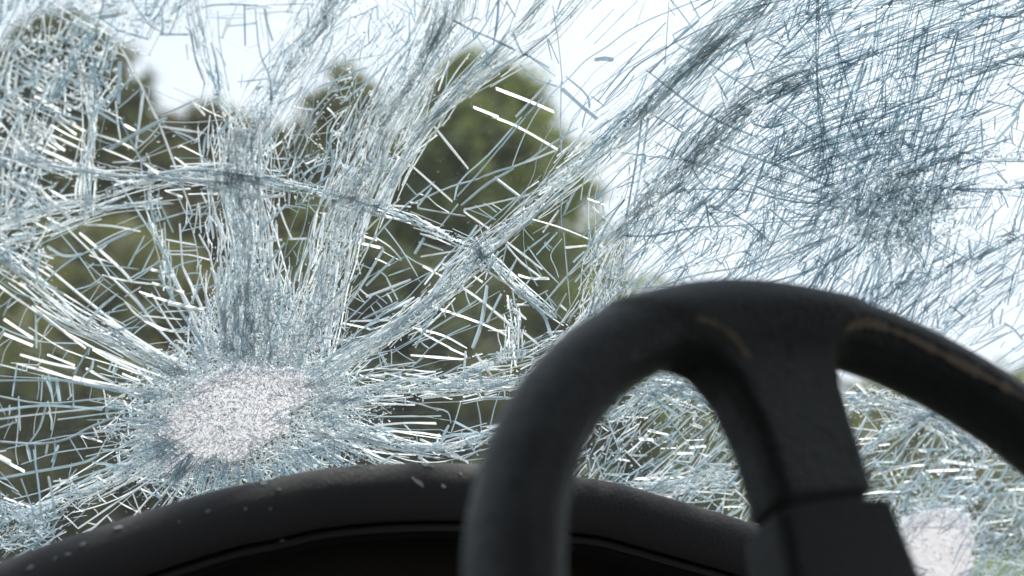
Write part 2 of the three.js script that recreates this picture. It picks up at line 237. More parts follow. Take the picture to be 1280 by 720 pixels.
class Splinters {                                                  // collects splinters, one bucket per kind of face
  constructor() { this.b = { strand: [[], []], teal: [[], []], facet: [[], []], glint: [[], []], frost: [[], []], powder: [[], []] }; }
  // a three-sided splinter along pixel points; wide is its width as seen, lift its height inside the laminate
  add(pts, wide, kind = 'strand', lift = G() * 0.004, bend = 0) {
    const n = pts.length > 2 ? (pts.length - 1) * 3 : bend ? 4 : 2, q = pts.map(([u, v]) => { const [x, y] = hit(u, v); return V(x, y, 0); });
    if (pts.length === 2) { const m = q[0].clone().lerp(q[1], 0.5), d = q[1].clone().sub(q[0]); m.x -= d.y * bend; m.y += d.x * bend; q.splice(1, 0, m); }
    const curve = n > 2 ? new THREE.CatmullRomCurve3(q, false, 'centripetal') : { getPoint: (t) => q[0].clone().lerp(q[2] ?? q[1], t) };
    const scale = mmPerPx(...pts[0]), ring = [], P = [];
    for (let i = 0; i <= n; i++) { const c = curve.getPoint(i / n); P.push(at(c.x, c.y, lift)); }
    const t0 = P[n].clone().sub(P[0]).normalize(), toEye = camera.position.clone().sub(P[0]).normalize();
    const perp = GN.clone().cross(t0).normalize();
    let face;                                                      // the direction the wide face looks
    if (kind === 'glint') { face = SUN.clone().add(toEye).normalize(); face.addScaledVector(t0, -face.dot(t0)).normalize(); face.add(V(gauss(), gauss(), gauss()).multiplyScalar(0.07)).addScaledVector(t0, -face.dot(t0)).normalize(); }
    else { const a = gauss() * 0.9; face = perp.clone().multiplyScalar(Math.cos(a) * (G() < 0.5 ? -1 : 1)).addScaledVector(GN, Math.sin(a)).normalize(); }
    const seen = Math.max(0.3, Math.abs(face.dot(toEye)));
    const w = wide * scale / Math.max(seen, kind === 'glint' ? 0.25 : 0.45);
    const jag = G() * 0.3, endShare = 0.5 + 0.6 * G();
    for (let i = 0; i <= n; i++) {
      const t = (i < n ? P[i + 1].clone().sub(P[i]) : P[i].clone().sub(P[i - 1])).normalize(), side = face.clone().cross(t).normalize(), s = (i === 0 || i === n ? endShare : 1 - jag * G()) * w / 2;
      ring.push([P[i].clone().addScaledVector(side, s), P[i].clone().addScaledVector(side, -s), P[i].clone().addScaledVector(side, s * (0.8 - 0.6 * jag)).addScaledVector(face, -s * 0.9)]);
    }
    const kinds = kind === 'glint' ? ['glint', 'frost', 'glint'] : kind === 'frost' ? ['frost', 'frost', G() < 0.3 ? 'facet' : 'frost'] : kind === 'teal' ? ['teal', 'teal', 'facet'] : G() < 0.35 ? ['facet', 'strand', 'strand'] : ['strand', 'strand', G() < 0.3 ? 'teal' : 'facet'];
    kinds.forEach((k, f) => {
      const [pos, idx] = this.b[k], o = pos.length / 3, f2 = (f + 1) % 3;
      ring.forEach((r) => pos.push(r[f].x, r[f].y, r[f].z, r[f2].x, r[f2].y, r[f2].z));
      for (let i = 0; i < n; i++) { const a = o + i * 2; idx.push(a, a + 1, a + 2, a + 1, a + 3, a + 2); }
    });
  }
  // an irregular bit of broken glass: a four-sided crumb
  bit(u, v, size, kind, lift = 0) {
    const [x, y, t] = hit(u, v), c = at(x, y, lift + G() * 0.005), s = size * t / F, [pos, idx] = this.b[kind], o = pos.length / 3;
    const d = V(gauss(), gauss(), gauss()).normalize(), e = V(gauss(), gauss(), gauss()).cross(d).normalize(), f = d.clone().cross(e), k = [0.5 + G(), 0.3 + 0.6 * G(), 0.3 + 0.5 * G()];
    for (const [a, b2, c2] of [[1, 0, 0], [-0.6, 0.8, 0], [-0.6, -0.8, 0.2], [0, 0, 0.9]]) { const p = c.clone().addScaledVector(d, a * s * k[0]).addScaledVector(e, b2 * s * k[1]).addScaledVector(f, c2 * s * k[2]); pos.push(p.x, p.y, p.z); }
    for (const q of [0, 1, 2, 0, 3, 1, 1, 3, 2, 2, 3, 0]) idx.push(o + q);
  }
  build(name, parent) {
    const kinds = Object.keys(this.b).filter((k) => this.b[k][0].length); if (!kinds.length) return null;
    const g = new THREE.BufferGeometry(), pos = [], idx = [];
    kinds.forEach((k, i) => { const [p, x] = this.b[k], o = pos.length / 3, from = idx.length; for (const c of p) pos.push(c); for (const c of x) idx.push(c + o); g.addGroup(from, x.length, i); });
    g.setAttribute('position', new THREE.Float32BufferAttribute(pos, 3)); g.setIndex(idx);
    return mesh(name, g, kinds.length > 1 ? kinds.map((k) => M[k]) : M[kinds[0]], parent);
  }
}
const screen = thing('windscreen', 'shattered laminated windscreen full of white and bluish cracks, behind the steering wheel', 'windscreen');
{ // the pane
  const pos = [], idx = [], nx = 90, ny = 70, x0 = -0.75, x1 = 1.0, y0 = -0.55, y1 = 0.42;
  for (let j = 0; j <= ny; j++) for (let i = 0; i <= nx; i++) { const p = at(x0 + (x1 - x0) * i / nx, y0 + (y1 - y0) * j / ny, -0.0015); pos.push(p.x, p.y, p.z); }
  for (let j = 0; j < ny; j++) for (let i = 0; i < nx; i++) { const a = j * (nx + 1) + i, b = a + nx + 1; idx.push(a, a + 1, b, a + 1, b + 1, b); }
  mesh('glass_pane', geo(pos, idx), M.pane, screen);
}
const polar = (u, v, deg, len) => [[u - Math.cos(deg * rad) * len / 2, v + Math.sin(deg * rad) * len / 2], [u + Math.cos(deg * rad) * len / 2, v - Math.sin(deg * rad) * len / 2]];
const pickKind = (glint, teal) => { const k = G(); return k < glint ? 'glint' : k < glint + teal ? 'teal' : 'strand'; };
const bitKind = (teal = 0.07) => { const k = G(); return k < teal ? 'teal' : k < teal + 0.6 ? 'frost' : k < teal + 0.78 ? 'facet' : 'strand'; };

// the net: new cracks stop where they run into older ones
const cells = new Map(), CELL = 26;
function remember(a, b) { const n = Math.ceil(Math.hypot(b[0] - a[0], b[1] - a[1]) / CELL * 2) + 1, seen = new Set(); for (let i = 0; i <= n; i++) { const k = Math.floor((a[0] + (b[0] - a[0]) * i / n) / CELL) * 4096 + Math.floor((a[1] + (b[1] - a[1]) * i / n) / CELL); if (!seen.has(k)) { seen.add(k); if (!cells.has(k)) cells.set(k, []); cells.get(k).push([a, b]); } } }
function grow(u, v, dx, dy, most, pass) {                          // how far a crack runs from u, v before it meets another
  const hits = [], seen = new Set();
  for (let s = 0; s <= most + CELL; s += CELL / 2) {
    const k = Math.floor((u + dx * s) / CELL) * 4096 + Math.floor((v + dy * s) / CELL);
    if (seen.has(k)) continue; seen.add(k);
    for (const [a, b] of cells.get(k) ?? []) { const ex = b[0] - a[0], ey = b[1] - a[1], den = dx * ey - dy * ex; if (Math.abs(den) < 1e-6) continue; const t = ((a[0] - u) * ey - (a[1] - v) * ex) / den, q = ((a[0] - u) * dy - (a[1] - v) * dx) / den; if (t > 0.5 && t < most && q >= 0 && q <= 1) hits.push(t); }
    if (hits.filter((h) => h < s).length > pass) break;
  }
  hits.sort((x, y) => x - y); return hits.length > pass ? hits[pass] : hits.length ? hits[hits.length - 1] : most * (0.3 + 0.4 * G());
}
const spots = [];                                                  // the crushed spots, kept free of cracks
const inSpot = (u, v) => spots.some(([a, b, rx, ry, turn]) => { const c = Math.cos(turn * rad), d = Math.sin(turn * rad), x = (u - a) * c - (v - b) * d, y = (u - a) * d + (v - b) * c; return (x / rx) ** 2 + (y / ry) ** 2 < 0.5 * (0.4 + 1.0 * G()); });

// bands: [u, v, half width] along a path; cover = how often the band's area is covered by splinters
function band(path, cover, len, o = {}) {
  len *= 1.1; cover *= 0.9 * (o.thin ?? 1); path = path.map(([u, v, h], i) => [u + gauss() * 3, v + gauss() * 3, h * 1.12]); const S = new Splinters(), c = new THREE.CatmullRomCurve3(path.map(([u, v, h]) => V(u, v, h)), false, 'centripetal'), L = c.getLength(), width = (o.width ?? 2.0) * 0.55;
  const mean = path.reduce((s, p) => s + p[2], 0) / path.length, count = Math.round(cover * L * 2 * mean / (len * width));
  for (let i = 0; i < count; i++) {
    const t = G(), p = c.getPointAt(t); if (inSpot(p.x, p.y)) continue; const d = c.getTangentAt(t), deg = Math.atan2(-d.y, d.x) / rad + gauss() * (o.jitter ?? 9) * 1.6, off = gauss() * p.z * (0.55 + 0.9 * noise3(p.x * 0.035, p.y * 0.035, 2)), nl = Math.hypot(d.x, d.y);
    const seg = polar(p.x - d.y / nl * off, p.y + d.x / nl * off, deg, len * (0.3 + 1.1 * G() * G() + 0.2 * G())); if (i % 3 === 0) remember(...seg);
    S.add(seg, width * (0.4 + 0.8 * G() + 1.2 * G() ** 4), G() < (o.frost ?? 0.8) ? 'frost' : pickKind(o.glint ?? 0.12, o.teal ?? 0.14), undefined, gauss() * 0.03);
  }
  for (let i = 0; i < mean * (o.long ?? 0.75) * L / 260; i++) {       // long continuous cracks that run along the band
    const t0 = Math.max(0, G() * 1.1 - 0.15), t1 = Math.min(1, t0 + (110 + 260 * G()) / L), n = Math.max(2, Math.round((t1 - t0) * L / 30)), pts = []; let off = gauss() * 0.9;
    for (let k = 0; k <= n; k++) { const q = Math.min(0.9999, t0 + (t1 - t0) * k / n), p = c.getPointAt(q), d = c.getTangentAt(q), nl = Math.hypot(d.x, d.y); off += gauss() * 0.16; pts.push([p.x - d.y / nl * off * p.z, p.y + d.x / nl * off * p.z]); }
    S.add(pts, width * (0.7 + 0.9 * G()), G() < (o.longFrost ?? 0.72) ? 'frost' : pickKind((o.glint ?? 0.12) * 2.2, o.teal ?? 0.14)); for (let k = 1; k < pts.length; k++) remember(pts[k - 1], pts[k]);
  }
  const bits = Math.round(4 * (o.bits ?? 0.35) * L * 2 * mean / 14);
  for (let i = 0; i < bits; i++) { const p = c.getPointAt(G()), off = gauss() * p.z * 0.8, a = G() * 6.28; S.bit(p.x + Math.cos(a) * off, p.y + Math.sin(a) * off, 0.8 + 1.5 * G() + 1.5 * G() ** 4, bitKind(o.teal)); }
  S.build('crack_band', screen);
}
// fields: angles = [[degrees, weight, spread]]
const insidePoly = (poly) => { const f = poly2(poly), u = poly.map((p) => p[0]), v = poly.map((p) => p[1]), a = Math.min(...u), b = Math.max(...u), c = Math.min(...v), d = Math.max(...v); let area = 0; poly.forEach(([x, y], i) => { const [x2, y2] = poly[(i + 1) % poly.length]; area += x * y2 - x2 * y; }); return { area: Math.abs(area) / 2, draw: () => { for (;;) { const x = a + (b - a) * G(), y = c + (d - c) * G(), s = f(x, y); if (s < 0 || G() < Math.exp(-s / 12)) return [x, y]; } } }; };
const insideEllipse = (u, v, rx, ry) => ({ area: Math.PI * rx * ry, draw: () => { const a = G() * 6.283, r = Math.sqrt(G()) * (0.75 + 0.4 * G()); return [u + Math.cos(a) * r * rx, v + Math.sin(a) * r * ry]; } });
function field(where, cover, len, angles, o = {}) {
  len *= 1.7; const pass = () => (o.pass ? Math.floor(G() * o.pass) : G() < 0.45 ? 0 : 1), S = new Splinters(), width = (o.width ?? 1.6) * 0.62, count = Math.round(cover * where.area / (len * width)), total = angles.reduce((s, a) => s + a[1], 0);
  for (let i = 0; i < count; i++) {
    const [u, v] = where.draw(); let k = G() * total, a = angles[0]; for (const b of angles) { k -= b[1]; if (k <= 0) { a = b; break; } }
    if (inSpot(u, v)) continue;
    const deg = a[0] + gauss() * a[2], dx = Math.cos(deg * rad), dy = -Math.sin(deg * rad), most = len * (0.5 + 1.1 * G()), l0 = grow(u, v, -dx, -dy, most, pass()), l1 = grow(u, v, dx, dy, most, pass());
    if (l0 + l1 < 4) continue;
    const seg = [[u - dx * l0, v - dy * l0], [u + dx * l1, v + dy * l1]]; remember(...seg);
    S.add(seg, width * (0.35 + 0.8 * G() + 1.4 * G() ** 4), G() < (o.frost ?? 0) ? 'frost' : pickKind(o.glint ?? 0.08, o.teal ?? 0.22), undefined, gauss() * 0.04);
  }
  const bits = Math.round((o.bits ?? 0.1) * where.area / 14);
  for (let i = 0; i < bits; i++) { const [u, v] = where.draw(); S.bit(u, v, (o.size ?? 1) * (1.0 + 2.2 * G()), bitKind(o.teal)); }
  const m = S.build('splinters', screen); if (m) m.userData.kind = 'stuff';
}
// rays round a blow
function burst(u, v, r0, r1, count, o = {}) {
  const S = new Splinters(); count *= 1.4;
  for (let i = 0; i < count; i++) {
    const a = (o.from ?? 0) + ((o.to ?? 360) - (o.from ?? 0)) * G(), b = r0 + (r1 - r0) * Math.pow(G(), 1.6), l = (o.len ?? 40) * (0.4 + G()), deg = a + gauss() * (o.jitter ?? 8), sq = o.squash ?? 0.8;
    const p = [u + Math.cos(a * rad) * (b + l / 2), v - Math.sin(a * rad) * (b + l / 2) * sq];
    if (inSpot(...p)) continue;
    S.add(polar(...p, deg, l), (o.width ?? 2) * 0.75 * (0.5 + G()), pickKind(o.glint ?? 0.2, o.teal ?? 0.15), undefined, gauss() * 0.04);
  }
  S.build('crack_band', screen);
}
// the web: long cracks away from a blow, then short ones that run from each to the next
function web(u, v, r0, r1, rays, links, o = {}) {
  const S = new Splinters(), from = o.from ?? 0, to = o.to ?? 360, sq = o.squash ?? 0.85, width = o.width ?? 1.7, put = (seg, w2) => { for (let i = 1; i < seg.length; i++) remember(seg[i - 1], seg[i]); S.add(seg, w2, pickKind(o.glint ?? 0.2, o.teal ?? 0.12)); };
  for (let i = 0; i < rays; i++) {
    let a = from + (to - from) * (i + G()) / rays, r = r0 * (0.8 + 0.5 * G()), seg = []; const end = r0 + (r1 - r0) * (0.25 + 0.75 * G());
    while (r < end) { seg.push([u + Math.cos(a * rad) * r, v - Math.sin(a * rad) * r * sq]); r += 28 + 50 * G(); a += gauss() * 2.2; if (seg.length === 4) { put(seg, width * (0.5 + 0.9 * G())); seg = [seg[3]]; if (G() < 0.25) a += gauss() * 5; } }
    if (seg.length > 1) put(seg, width * (0.5 + 0.9 * G()));
  }
  for (let i = 0; i < links; i++) {
    const a = from + (to - from) * G(), r = r0 + (r1 - r0) * Math.pow(G(), 1.2), p = [u + Math.cos(a * rad) * r, v - Math.sin(a * rad) * r * sq], deg = a + 90 + gauss() * 22, dx = Math.cos(deg * rad), dy = -Math.sin(deg * rad) * sq, l0 = grow(...p, -dx, -dy, 90, G() < 0.6 ? 0 : 1), l1 = grow(...p, dx, dy, 90, G() < 0.6 ? 0 : 1);
    if (l0 + l1 < 5) continue;
    const c = gauss() * 0.06 * (l0 + l1), seg = [[p[0] - dx * l0, p[1] - dy * l0], [p[0] + dx * (l1 - l0) / 2 - dy * c, p[1] + dy * (l1 - l0) / 2 + dx * c], [p[0] + dx * l1, p[1] + dy * l1]]; remember(seg[0], seg[2]);
    S.add(seg, width * (0.4 + 0.9 * G()), pickKind(o.glint ?? 0.2, o.teal ?? 0.12));
  }
  const m = S.build('crack_web', screen); if (m) m.userData.kind = 'stuff';
}
// crushed white glass: a lumpy mound with a ragged edge, under a crust of bits
function crush(u, v, rx, ry, turn, bits, seed) {
  spots.push([u, v, rx, ry, turn]);
  const pos = [], idx = [], uv = [], nr = 22, na = 144, cs = Math.cos(turn * rad), sn = Math.sin(turn * rad);
  for (let j = 0; j <= nr; j++) for (let i = 0; i < na; i++) {
    const a = i / na * 2 * Math.PI, edge = 0.55 + 0.62 * fbm(Math.cos(a) * 1.7 + seed, Math.sin(a) * 2.6, seed), r = j / nr * edge, X = Math.cos(a) * r * rx, Y = Math.sin(a) * r * ry, p = [u + X * cs - Y * sn, v - X * sn - Y * cs], [x, y] = hit(...p);
    const q = at(x, y, -0.0012 + (1 - (j / nr) ** 2) * 0.0025 + 0.0022 * (fbm(x * 90, y * 90, seed) - 0.5) + 0.0005 * noise3(x * 520, y * 520, seed)); pos.push(q.x, q.y, q.z); uv.push(x / 0.16, y / 0.16);
  }
  for (let j = 0; j < nr; j++) for (let i = 0; i < na; i++) { const a = j * na + i, b = j * na + (i + 1) % na; idx.push(a, a + na, b, b, a + na, b + na); }
  mesh('crushed_spot', geo(pos, idx, uv), M.crushed, screen).userData.label = 'pinkish white spot of crushed glass';
  const S = new Splinters();
  for (let i = 0; i < bits; i++) {
    const a = G() * 6.283, r = 0.8 + 0.42 * Math.abs(gauss()) + 0.36 * (G() - 0.5), X = Math.cos(a) * r * rx, Y = Math.sin(a) * r * ry, k = G();
    S.bit(u + X * cs - Y * sn, v - X * sn - Y * cs, 0.6 + 1.5 * G(), k < 0.95 ? (r < 0.7 + 0.3 * G() ? 'powder' : 'frost') : k < 0.985 ? 'facet' : 'strand', 0.003);
  }
  const m = S.build('crushed_bits', screen); if (m) m.userData.kind = 'stuff';
}
crush(294, 524, 118, 66, 27, 5200, 2); crush(1174, 694, 60, 58, 0, 3000, 5); field(insideEllipse(15, 665, 60, 30), 1.3, 16, [[10, 1, 50]], { glint: 0.2, bits: 0.9 });
// the long single slivers, each a part of its own; coordinates in fifths of a photograph pixel from a tile's corner
const traced = [];
const tile = (ox, oy, k, rows) => rows.forEach(([kind, width, ...p]) => { const pts = []; for (let i = 0; i < p.length; i += 2) pts.push([ox + p[i] / k, oy + p[i + 1] / k]); traced.push({ kind, width: width * (kind === 'glint' ? 1.2 : 0.72), pts, size: width * Math.hypot(pts[0][0] - pts[pts.length - 1][0], pts[0][1] - pts[pts.length - 1][1]) }); });
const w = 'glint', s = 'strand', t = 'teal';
tile(512, 144, 5, [[w, 2, 135, 45, 360, 325], [w, 2.2, 0, 300, 260, 530], [w, 2.4, 510, 0, 660, 60, 915, 205], [s, 3, 690, 0, 480, 240, 300, 410, 270, 520], [s, 3.4, 560, 190, 430, 350, 290, 500], [t, 3, 735, -20, 640, 90, 560, 190], [s, 3.4, 1040, 70, 860, 180, 700, 290, 540, 340, 430, 380], [w, 2, 900, 210, 750, 270, 640, 310], [s, 2.6, 430, 380, 250, 430, 0, 540], [s, 3, 640, 320, 480, 410, 310, 550], [w, 2.2, 330, 580, 740, 485], [s, 3, 130, 440, 40, 560], [t, 2.4, 928, 0, 935, 240], [s, 3, 40, 570, 340, 620], [w, 2, 330, 590, 490, 700], [s, 3, 290, 540, 180, 680], [w, 2, 0, 670, 180, 690], [w, 2, 1100, 510, 1210, 550], [w, 1.8, 1130, 560, 1270, 690], [s, 3, 920, 480, 690, 700], [w, 1.8, 920, 580, 820, 720], [t, 1.6, 930, 480, 940, 690]]);
tile(512, 288, 5, [[w, 2.2, 600, 60, 820, 230], [w, 2.2, 400, 190, 520, 270, 760, 420], [w, 2, 370, 260, 450, 310], [w, 2, 75, 210, 200, 275], [w, 2, 300, 330, 420, 410, 630, 580], [w, 2.4, 130, 460, 420, 560, 600, 640], [w, 2, 60, 150, 300, 110], [w, 3, 670, 265, 740, 285, 860, 285], [w, 2.4, 960, 95, 1080, 85, 1230, 90], [w, 2.2, 0, 590, 200, 640, 350, 720], [w, 2, 60, 620, 250, 720], [w, 2.4, 660, 450, 740, 455], [w, 2, 640, 470, 720, 540], [w, 2, 700, 620, 800, 700], [s, 3, 860, 0, 690, 130], [s, 3.4, 910, 0, 780, 140], [t, 1.6, 950, 0, 960, 130, 990, 460], [s, 4, 1150, 0, 1080, 150, 960, 290, 830, 440], [s, 3.4, 1190, 0, 1130, 170, 1020, 310], [s, 3, 750, 280, 680, 370], [s, 1.8, 940, 40, 870, 140, 900, 220, 920, 280], [s, 2.4, 970, 380, 880, 540], [w, 1.6, 930, 450, 970, 485], [s, 3, 550, 120, 480, 250], [s, 3, 600, 80, 550, 300], [s, 4, 470, 330, 430, 580, 380, 720], [s, 2.6, 560, 380, 470, 560], [s, 3, 410, 420, 260, 520, 100, 620], [s, 2.6, 370, 575, 230, 640, 120, 720], [s, 5, 640, 360, 720, 410, 830, 510, 880, 640], [s, 3, 80, 30, 20, 130], [s, 2.4, 160, 490, 90, 600, 30, 720], [s, 3, 660, 160, 580, 300], [w, 1.6, 480, 610, 600, 610]]);
tile(512, 0, 5, [[w, 2.8, 530, 545, 740, 625, 890, 690], [w, 2.4, 390, 660, 545, 722], [t, 2.6, 260, 120, 370, 180, 500, 235, 650, 310], [t, 3.4, 640, 190, 660, 250, 700, 330], [t, 2, 680, 400, 760, 480, 910, 530], [t, 1.3, 880, 30, 920, 300, 940, 520], [t, 2.2, 936, 500, 932, 720], [t, 2, 850, 230, 880, 370], [t, 2.4, 855, 240, 920, 390], [s, 2.6, 870, 490, 650, 720], [t, 3.6, 820, 600, 710, 720], [s, 1.5, 1265, 50, 1085, 235], [s, 1.5, 1330, 78, 1140, 270], [t, 2.4, 960, 470, 1100, 600, 1110, 670], [t, 4, 940, 540, 1050, 640, 1160, 730], [t, 1.6, 1120, 590, 1200, 650], [t, 1.4, 330, 130, 400, 105, 430, 115], [w, 2.4, 440, 360, 500, 410], [w, 2.6, 320, 470, 355, 520], [w, 3, 225, 245, 275, 275], [t, 3, 700, 330, 760, 360, 860, 420], [s, 2.6, 740, 350, 900, 470], [t, 1.8, 820, 600, 885, 595], [s, 2.6, 540, 0, 430, 200, 320, 300], [t, 2.6, 590, 0, 650, 100], [t, 5, 1140, 361, 1200, 352, 1258, 362], [w, 3, 120, 40, 80, 140]]);
tile(768, 0, 5, [[t, 1.2, 325, 0, 305, 330, 300, 400], [t, 1.2, 325, 40, 365, 95], [t, 2, 455, 0, 515, 110], [t, 2, 350, 210, 380, 265, 450, 310], [s, 2, 660, 0, 520, 110, 350, 250], [t, 2.6, 300, 340, 200, 440], [s, 2.2, 510, 120, 300, 300], [t, 2, 1040, 120, 1075, 250], [s, 2.2, 1080, 0, 930, 230], [s, 2.2, 1170, 0, 1040, 110], [t, 1.8, 940, 240, 1050, 290], [s, 2.2, 1210, 100, 1070, 260], [t, 3, 805, 260, 860, 430], [s, 1.8, 1000, 290, 870, 420], [s, 1.8, 1040, 280, 880, 490], [t, 1.8, 960, 330, 1045, 385], [t, 2.2, 610, 470, 690, 620], [t, 1.8, 110, 460, 60, 540, 0, 600], [t, 1.8, 330, 640, 390, 625], [s, 2.2, 610, 400, 720, 260], [t, 2, 180, 430, 260, 490], [s, 1.6, 400, 650, 520, 520], [s, 1.6, 0, 125, 130, 0], [t, 1.6, 650, 560, 690, 720], [s, 2, 200, 540, 280, 460]]);
tile(768, 144, 5, [[t, 2.6, 155, 20, 120, 280, 60, 620], [s, 3, 200, 10, 150, 350, 110, 560], [t, 4, 130, 240, 175, 235, 170, 290], [t, 2.2, 240, 0, 320, 40, 400, 95], [t, 3, 410, 90, 340, 260], [t, 2.4, 200, 270, 270, 245, 330, 265], [s, 2, 0, 350, 120, 270], [s, 2, 0, 445, 100, 405], [t, 2.4, 470, 310, 540, 420, 640, 480], [t, 1.8, 555, 530, 575, 650, 590, 720], [t, 2, 570, 590, 640, 690], [s, 2, 560, 510, 440, 680], [s, 2, 880, 110, 700, 260, 590, 440], [s, 2, 870, 280, 650, 470], [s, 2, 740, 220, 600, 350], [t, 2.8, 930, 260, 860, 450, 800, 600], [t, 2, 340, 640, 440, 660], [t, 1.8, 1000, 520, 1100, 600, 1240, 640], [t, 1.8, 960, 580, 1120, 710], [t, 3, 860, 50, 960, 70, 1050, 50], [t, 2, 1000, 80, 980, 180, 930, 230, 800, 235]]);
tile(1024, 0, 5, [[t, 2, 600, 60, 555, 350], [t, 2, 480, 130, 475, 420], [t, 1.8, 660, 200, 630, 360], [t, 1.6, 730, 180, 700, 320], [t, 2, 1130, 390, 1280, 410], [t, 2.2, 1160, 520, 1270, 590], [t, 2, 1230, 420, 1160, 530], [t, 1.8, 1040, 630, 1220, 670], [s, 4, 1280, 590, 1190, 720], [t, 3, 1040, 90, 1200, 95, 1280, 40], [s, 3, 1130, 370, 1050, 530, 1010, 620], [t, 2, 300, 600, 390, 540], [t, 2, 410, 530, 420, 720]]);
tile(1024, 144, 5, [[t, 2, 1090, 0, 1090, 90], [t, 2.4, 1010, 20, 1025, 190], [t, 2, 1190, 60, 1200, 170], [s, 5, 1230, 0, 1100, 160], [t, 2, 1070, 300, 1140, 380], [t, 1.6, 1080, 550, 980, 720], [s, 1.8, 1160, 550, 1000, 720], [t, 1.6, 1250, 540, 1200, 720], [t, 2, 460, 110, 450, 320], [t, 1.8, 730, 630, 725, 700]]);
tile(1024, 288, 5, [[t, 1.8, 720, 0, 710, 90, 670, 240], [t, 1.8, 830, 40, 780, 230], [t, 1.8, 1100, 0, 1060, 100], [s, 3, 1280, 10, 1100, 120, 960, 190], [t, 3, 940, 60, 945, 180], [t, 2.4, 1200, 260, 1160, 460], [t, 2.2, 600, 100, 670, 200, 650, 280], [t, 1.8, 1060, 480, 1070, 600], [t, 1.8, 1130, 480, 1110, 580], [s, 1.8, 1070, 560, 940, 600], [s, 2, 1190, 620, 920, 710], [t, 1.6, 1140, 680, 1110, 720], [t, 2.2, 1140, 570, 1190, 600, 1250, 670]]);
tile(0, 288, 5, [[w, 3, 500, 0, 640, 120, 770, 240, 830, 310], [w, 3, 120, 140, 320, 275], [w, 3, 0, 160, 240, 345, 520, 560, 700, 720], [w, 2.6, 0, 330, 240, 500, 540, 720], [w, 3, 30, 540, 210, 660], [w, 3, 30, 630, 210, 705], [w, 2, 560, 140, 700, 190], [w, 2.2, 640, 265, 780, 300, 960, 325], [w, 3, 950, 315, 1150, 375], [w, 2.6, 870, 370, 1040, 430, 1280, 490], [w, 3, 1050, 450, 1250, 490], [w, 2, 880, 520, 1140, 550], [w, 1.8, 1000, 500, 1280, 490], [w, 2.6, 780, 430, 860, 520, 1020, 610, 1180, 630], [w, 3, 940, 230, 1090, 270], [s, 3.4, 800, 0, 600, 100, 440, 180, 270, 320], [s, 2, 440, 560, 620, 400, 720, 320], [s, 3.4, 900, 20, 800, 210], [s, 3.4, 990, 40, 890, 240], [s, 2.6, 530, 180, 640, 280, 700, 330], [s, 2.6, 560, 200, 720, 210, 870, 230], [s, 2.4, 620, 510, 800, 480], [s, 3.6, 740, 380, 620, 480, 540, 580], [s, 4, 870, 590, 640, 620], [s, 2.4, 860, 540, 640, 670], [s, 3, 740, 600, 760, 720], [s, 3.4, 300, 80, 400, 140, 520, 130], [s, 3, 0, 140, 250, 40], [w, 2.6, 250, 480, 430, 600, 680, 690], [s, 3, 30, 520, 70, 420], [s, 2.6, 210, 100, 240, 280], [s, 2.4, 230, 500, 235, 720], [s, 2.2, 1000, 180, 800, 290], [s, 2.2, 1120, 380, 900, 520], [s, 2.2, 880, 380, 1000, 500], [w, 2, 1190, 340, 1280, 320], [s, 3, 1240, 340, 1190, 450], [w, 2, 780, 400, 880, 340]]);
tile(0, 432, 5, [[w, 2.6, 110, 95, 260, 135, 420, 180, 640, 240], [w, 3, 130, 40, 300, 90, 480, 130], [w, 5, 460, 185, 700, 240, 880, 290], [w, 2.6, 300, 40, 470, 110], [w, 3, 540, 130, 720, 230], [w, 2.6, 580, 10, 720, 90, 960, 205], [w, 2, 740, 230, 850, 245], [s, 3.6, 0, 205, 430, 205], [s, 3.4, 0, 300, 260, 345, 640, 320], [s, 3.6, 0, 380, 260, 350, 450, 360, 640, 380], [w, 2, 0, 440, 300, 405, 640, 375], [s, 3, 0, 495, 110, 460], [s, 4.6, 0, 585, 250, 600, 420, 570, 560, 500, 720, 440], [w, 4, 0, 680, 70, 720], [s, 3.2, 290, 360, 250, 500, 190, 590], [w, 2.4, 510, 550, 640, 590], [w, 3, 810, 380, 1000, 430], [w, 2, 830, 540, 1000, 545], [s, 3.4, 300, 150, 330, 340], [s, 3.6, 360, 180, 380, 330], [s, 3.4, 450, 200, 460, 380], [s, 2.6, 270, 170, 260, 330], [s, 2, 110, 100, 80, 300], [s, 4, 165, 600, 190, 720], [s, 2.6, 220, 600, 225, 720], [s, 3, 370, 610, 330, 720], [w, 1.8, 300, 610, 290, 670], [s, 3, 760, 450, 950, 480], [s, 2, 600, 690, 720, 470], [s, 3, 560, 0, 460, 160], [s, 2.4, 750, 110, 700, 190], [w, 2, 600, 520, 690, 510], [w, 2, 640, 640, 800, 650], [s, 2.4, 430, 560, 520, 710], [s, 3, 120, 300, 130, 520], [w, 2, 760, 20, 830, 80, 900, 120], [w, 2, 870, 40, 980, 45]]);
tile(0, 560, 4.5, [[s, 5, 0, 170, 200, 130, 480, 70, 560, 30], [w, 3.4, 0, 50, 140, 130], [s, 3.4, 190, 0, 215, 200, 230, 380], [s, 4.4, 270, 160, 310, 390], [s, 3, 320, 0, 290, 110], [s, 2.4, 120, 170, 200, 410], [w, 1.8, 300, 185, 380, 175], [s, 2, 380, 175, 430, 110], [s, 2, 380, 185, 470, 300], [s, 2.6, 310, 245, 480, 250, 600, 205, 750, 150], [w, 2.4, 540, 150, 620, 195], [w, 2, 20, 285, 190, 350], [s, 2.4, 60, 345, 190, 320], [w, 2.4, 110, 420, 190, 440], [s, 2.6, 510, 140, 690, 95], [s, 2.6, 520, 75, 720, 100]]);
